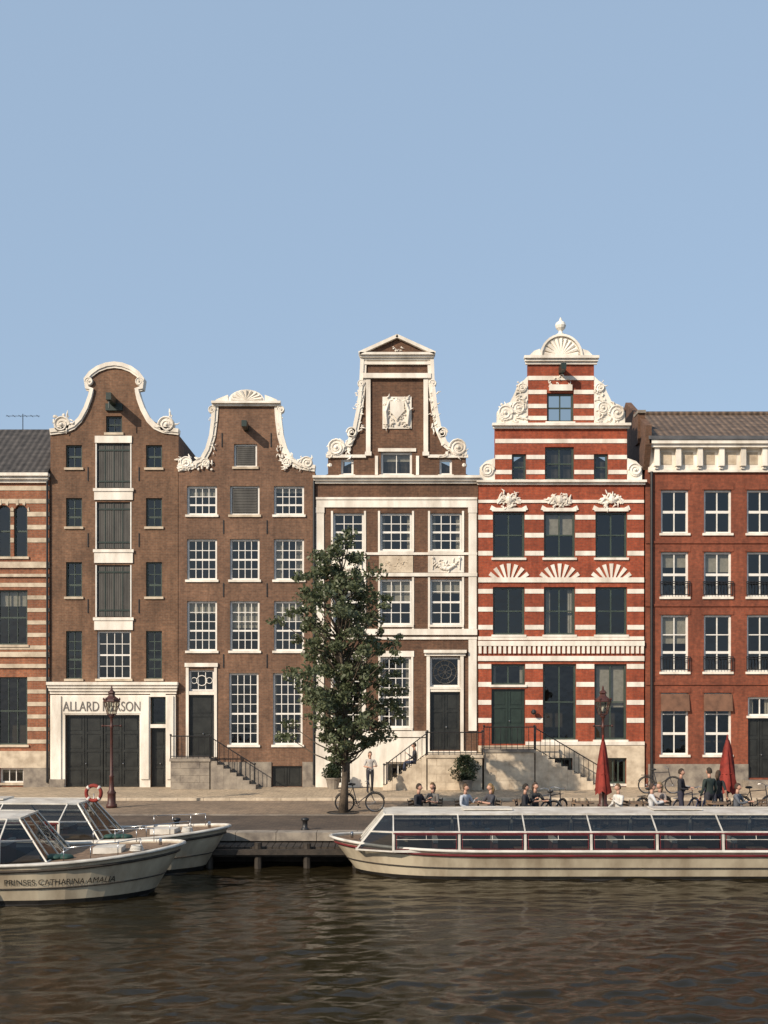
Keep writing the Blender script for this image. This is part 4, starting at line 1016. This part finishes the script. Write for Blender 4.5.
def person(loc, rot, pose, top, legs, hair, hairlen=0, female=False, s=1.0, top_n='a', leg_n='b', arms='down'):
    sw = .17 if female else .195
    if pose == 'sit':
        pz = .52; Jn = dict(pel=(0, 0, pz), ch=(0, -.02, pz + .33), nk=(0, -.03, pz + .52), hipL=(-.1, 0, pz - .02), hipR=(.1, 0, pz - .02), knL=(-.13, -.44, pz - .0), knR=(.12, -.45, pz), anL=(-.13, -.42, .09), anR=(.13, -.5, .09), toL=(-.14, -.6, .04), toR=(.15, -.68, .04), hd=(0, -.05, pz + .71))
        Jn.update(shL=(-sw, -.02, pz + .46), shR=(sw, -.02, pz + .46))
        if arms == 'table': Jn.update(elL=(-.27, -.18, pz + .22), elR=(.27, -.18, pz + .22), wrL=(-.14, -.4, pz + .27), wrR=(.14, -.4, pz + .27))
        else: Jn.update(elL=(-.28, -.06, pz + .18), elR=(.3, -.12, pz + .2), wrL=(-.13, -.3, pz + .1), wrR=(.14, -.32, pz + .35))
    else:
        Jn = dict(pel=(0, 0, .93), ch=(0, 0, 1.25), nk=(0, 0, 1.45), hipL=(-.1, 0, .89), hipR=(.1, 0, .89), knL=(-.11, -.06, .5), knR=(.11, .03, .5), anL=(-.12, -.02, .09), anR=(.12, .1, .09), toL=(-.14, -.2, .04), toR=(.15, -.08, .04), hd=(0, -.02, 1.63), shL=(-sw, 0, 1.39), shR=(sw, 0, 1.39), elL=(-.27, .02, 1.1), elR=(.27, .0, 1.1), wrL=(-.27, -.1, .86), wrR=(.26, -.12, .87))
        if arms == 'front': Jn.update(elL=(-.28, -.05, 1.12), elR=(.28, -.05, 1.12), wrL=(-.13, -.28, 1.1), wrR=(.13, -.28, 1.14))
    names = ['pel', 'ch', 'nk', 'shL', 'shR', 'elL', 'elR', 'wrL', 'wrR', 'hipL', 'hipR', 'knL', 'knR', 'anL', 'anR', 'toL', 'toR']
    rad = dict(pel=(.15, .11), ch=(.16, .11), nk=(.055, .055), shL=(.068, .068), shR=(.068, .068), elL=(.045, .045), elR=(.045, .045), wrL=(.028, .028), wrR=(.028, .028), hipL=(.092, .092), hipR=(.092, .092), knL=(.062, .062), knR=(.062, .062), anL=(.043, .043), anR=(.043, .043), toL=(.038, .03), toR=(.038, .03))
    E = [('pel', 'ch', 'T'), ('ch', 'nk', 'T'), ('ch', 'shL', 'T'), ('ch', 'shR', 'T'), ('shL', 'elL', 'T'), ('shR', 'elR', 'T'), ('elL', 'wrL', 'A'), ('elR', 'wrR', 'A'), ('pel', 'hipL', 'L'), ('pel', 'hipR', 'L'), ('hipL', 'knL', 'L'), ('hipR', 'knR', 'L'), ('knL', 'anL', 'L'), ('knR', 'anR', 'L'), ('anL', 'toL', 'S'), ('anR', 'toR', 'S')]
    me = bpy.data.meshes.new('body'); me.from_pydata([Jn[n] for n in names], [(names.index(a), names.index(c)) for a, c, _ in E], [])
    ob = bpy.data.objects.new('tmp', me); scene.collection.objects.link(ob); ob.modifiers.new('sk', 'SKIN'); ss = ob.modifiers.new('s', 'SUBSURF'); ss.levels = 2; ss.render_levels = 2
    for i, n in enumerate(names):
        d = me.skin_vertices[0].data[i]; d.radius = rad[n]; d.use_root = (n == 'pel')
    dg = bpy.context.evaluated_depsgraph_get(); bm_ = bpy.data.meshes.new_from_object(ob.evaluated_get(dg)); bpy.data.objects.remove(ob)
    kt, kl = cloth(top_n, top), cloth(leg_n, legs); bm_.materials.clear()
    for k in (kt, kl, 'skin', 'rubber'): bm_.materials.append(M[k])
    lab = {'T': 0, 'A': 2 if female else 0, 'L': 1, 'S': 3}
    for p in bm_.polygons:
        c = p.center; best = 9; bi = 0
        for a, c2, l in E:
            A, B = Vector(Jn[a]), Vector(Jn[c2]); t_ = max(0, min(1, (c - A).dot(B - A) / max((B - A).length_squared, 1e-6))); d = (c - (A + (B - A) * t_)).length
            if d < best: best = d; bi = lab[l]
        if c.z > Jn['nk'][2] + .01: bi = 2
        p.material_index = bi; p.use_smooth = True
    t = Thing('person', loc, rot); t.extra.append(bpy.data.objects.new('body', bm_))
    hc = Vector(Jn['hd']); hd = t.part('head', 'skin', True); nu, nv = 14, 10; vs = []; fs = []
    for i in range(nv + 1):
        th = math.pi * i / nv
        for j_ in range(nu):
            a = 2 * math.pi * j_ / nu; x = math.sin(th) * math.cos(a) * .074; y = math.sin(th) * math.sin(a) * .092; z = math.cos(th) * .115
            if z < -.03: x *= 1 + (z + .03) * 3.0; y = y * .92 - .008
            if y < -.07 and -.045 < z < .02: y -= .018
            vs.append(hc + Vector((x, y, z)))
    for i in range(nv):
        for j_ in range(nu): fs.append((i * nu + j_, (i + 1) * nu + j_, (i + 1) * nu + (j_ + 1) % nu, i * nu + (j_ + 1) % nu))
    hd.add(vs, fs); hd.tube([hc + Vector((0, .01, -.07)), Vector(Jn['nk']) - Vector((0, 0, .02))], [.05, .055], 10)
    hd.tube([hc + Vector((0, -.088, .015)), hc + Vector((0, -.112, -.022)), hc + Vector((0, -.092, -.03))], [.008, .014, .01], 6)
    for f in (-1, 1):
        hd.ball(hc + Vector((f * .076, .005, -.005)), .022, (.4, .8, 1.3)); t.part('eyes', 'eye', True).ball(hc + Vector((f * .03, -.083, .012)), .009)
    t.part('mouth', 'lip', True).ball(hc + Vector((0, -.086, -.052)), .018, (1.1, .4, .35))
    kh = cloth('hair_' + '%d' % int(hair[0] * 999), hair); hr = t.part('hair', kh, True); vs = []; fs = []
    for i in range(8):
        th = math.pi * .62 * i / 7
        for j_ in range(nu):
            a = 2 * math.pi * j_ / nu; tt = th if math.sin(a) > -.35 else th * .55; x = math.sin(tt) * math.cos(a) * .085; y = math.sin(tt) * math.sin(a) * .104 + .006; z = math.cos(tt) * .13; vs.append(hc + Vector((x, y, z)))
    for i in range(7):
        for j_ in range(nu): fs.append((i * nu + j_, (i + 1) * nu + j_, (i + 1) * nu + (j_ + 1) % nu, i * nu + (j_ + 1) % nu))
    hr.add(vs, fs)
    if hairlen: hr.tube([hc + Vector((0, .05, .03)), hc + Vector((0, .085, -.08)), hc + Vector((0, .085, -.08 - hairlen))], [.075, .075, .03], 8)
    hn = t.part('hands', 'skin', True)
    for sd in ('L', 'R'):
        w, e = Vector(Jn['wr' + sd]), Vector(Jn['el' + sd]); d = (w - e).normalized(); lat = Vector((1, 0, 0)) - d * d.x; lat.normalize(); up = d.cross(lat); f = -1 if sd == 'L' else 1
        pc = w + d * .045; M3 = Matrix((lat, up, d)).transposed(); hn.ball(pc, .05, (.8, .38, 1.0), 8, 6, M3)
        for q in range(4):
            o_ = lat * (-.027 + .018 * q) + pc + d * .035; l_ = (.6, .75, .8, .68)[q] if f < 0 else (.68, .8, .75, .6)[q]; hn.tube([o_, o_ + d * .04 * l_ - up * .006, o_ + d * .068 * l_ - up * .024, o_ + d * .078 * l_ - up * .04], [.0095, .009, .008, .006], 6)
        th_ = pc - lat * f * .03; hn.tube([th_ - d * .015, th_ - lat * f * .022 + d * .02 - up * .01, th_ - lat * f * .024 + d * .045 - up * .018], [.012, .0105, .008], 6)
    e = t.finish(); e.scale = (s, s, s)
def seated(x, y, rot, **k):
    person((x, y, G), rot, 'sit', **k); chair((x, y, G), rot)
pt = [(1.05, -14.2, 1.1, dict(top=(.02, .02, .025), legs=(.03, .03, .05), hair=(.03, .02, .012), top_n='black', leg_n='navy')),
      (1.55, -13.8, -.6, dict(top=(.12, .11, .10), legs=(.05, .05, .07), hair=(.12, .07, .03), top_n='grey', leg_n='denim', female=True, hairlen=.12)),
      (2.5, -14.3, .9, dict(top=(.40, .42, .46), legs=(.04, .05, .09), hair=(.07, .04, .02), top_n='paleblue', leg_n='jean')),
      (3.35, -14.2, -1.2, dict(top=(.05, .05, .06), legs=(.03, .03, .04), hair=(.28, .17, .07), top_n='charcoal', leg_n='dark', female=True, hairlen=.15)),
      (4.35, -14.3, 1.3, dict(top=(.02, .025, .03), legs=(.03, .03, .05), hair=(.02, .015, .01), top_n='black', leg_n='navy')),
      (4.75, -13.7, .6, dict(top=(.03, .03, .03), legs=(.03, .03, .05), hair=(.05, .03, .02), top_n='blackb', leg_n='navy', female=True, hairlen=.1)),
      (7.3, -14.3, -1.2, dict(top=(.6, .57, .52), legs=(.1, .09, .08), hair=(.14, .08, .04), top_n='whiteshirt', leg_n='khaki')),
      (8.3, -14.2, 1.4, dict(top=(.55, .55, .55), legs=(.05, .05, .07), hair=(.05, .03, .02), top_n='white2', leg_n='denim')),
      (8.75, -13.6, -.9, dict(top=(.3, .24, .2), legs=(.05, .05, .07), hair=(.3, .2, .1), top_n='beige', leg_n='denim', female=True, hairlen=.14)),
      (11.0, -14.1, 1.0, dict(top=(.1, .11, .13), legs=(.05, .05, .07), hair=(.05, .03, .02), top_n='bluegrey', leg_n='denim'))]
for i, (x, y, r, k) in enumerate(pt): seated(x, y, r, arms='table' if i % 2 else 'x', **k)
for x, y in ((1.2, -13.6), (2.95, -14.0), (4.45, -13.3), (7.9, -14.1), (10.4, -14.2), (6.2, -14.1)): table((x, y, G))
for x, y, r in ((6.6, -14.1, 1.5), (5.7, -14.0, -1.5), (9.9, -14.2, -1.3), (12.0, -14.0, .4)): chair((x, y, G), r)
person((9.5, -13.2, G), 1.1, 'stand', (.018, .018, .022), (.03, .03, .04), (.04, .025, .015), top_n='black', leg_n='navy', arms='front')
person((10.3, -13.6, G), -2.6, 'stand', (.022, .035, .03), (.03, .03, .04), (.03, .02, .01), top_n='darkgreen', leg_n='dark', s=1.03)
person((10.75, -13.0, G), 2.4, 'stand', (.03, .03, .035), (.04, .04, .06), (.06, .035, .02), top_n='blackb', leg_n='navy', female=True, hairlen=.14, s=.96)
person((X(372) - .05, -3.0, 0), .3, 'stand', (.5, .46, .42), (.03, .03, .04), (.1, .06, .03), female=True, hairlen=.12, s=.97, top_n='cream', leg_n='dark', arms='front')
person((1.33, -.95, .62), -math.pi / 2, 'sit', (.05, .05, .06), (.04, .05, .09), (.05, .03, .02), top_n='charcoal', leg_n='jean')

# ================================================================== camera, light, world
cam = bpy.data.cameras.new('camera'); co = bpy.data.objects.new('camera', cam); scene.collection.objects.link(co)
co.location = (0, -50, 4); co.rotation_euler = (math.radians(90), 0, 0)
cam.sensor_width = 36; cam.lens = 1150 / 1024 * 36; cam.shift_y = 183 / 1024; cam.clip_end = 3000; scene.camera = co
el, az = math.radians(31), math.radians(44)     # low sun behind the viewer, to the left
dv = Vector((-math.sin(az) * math.cos(el), -math.cos(az) * math.cos(el), math.sin(el)))
sl = bpy.data.lights.new('sun', 'SUN'); sl.energy = 5.0; sl.angle = math.radians(.5); sl.color = (1, .86, .69)
so = bpy.data.objects.new('sun', sl); so.rotation_euler = dv.to_track_quat('Z', 'Y').to_euler(); so.location = (-30, -30, 40); scene.collection.objects.link(so)
w = bpy.data.worlds.new('World'); scene.world = w; w.use_nodes = True; nt = w.node_tree; bg = nt.nodes['Background']
sky = nt.nodes.new('ShaderNodeTexSky'); sky.sky_type = 'NISHITA'; sky.sun_disc = False; sky.sun_elevation = el
sky.sun_rotation = math.atan2(dv.x, dv.y); sky.air_density = 1.0; sky.dust_density = 2.0; sky.ozone_density = 1.0
hz = mixrgb(nt, 'MIX', .62, sky.outputs[0], (4.8, 6.5, 8.7))      # thin high haze over the clear sky
nt.links.new(hz, bg.inputs[0]); bg.inputs[1].default_value = .1
scene.view_settings.view_transform = 'Standard'; scene.view_settings.look = 'None'; scene.view_settings.exposure = 0
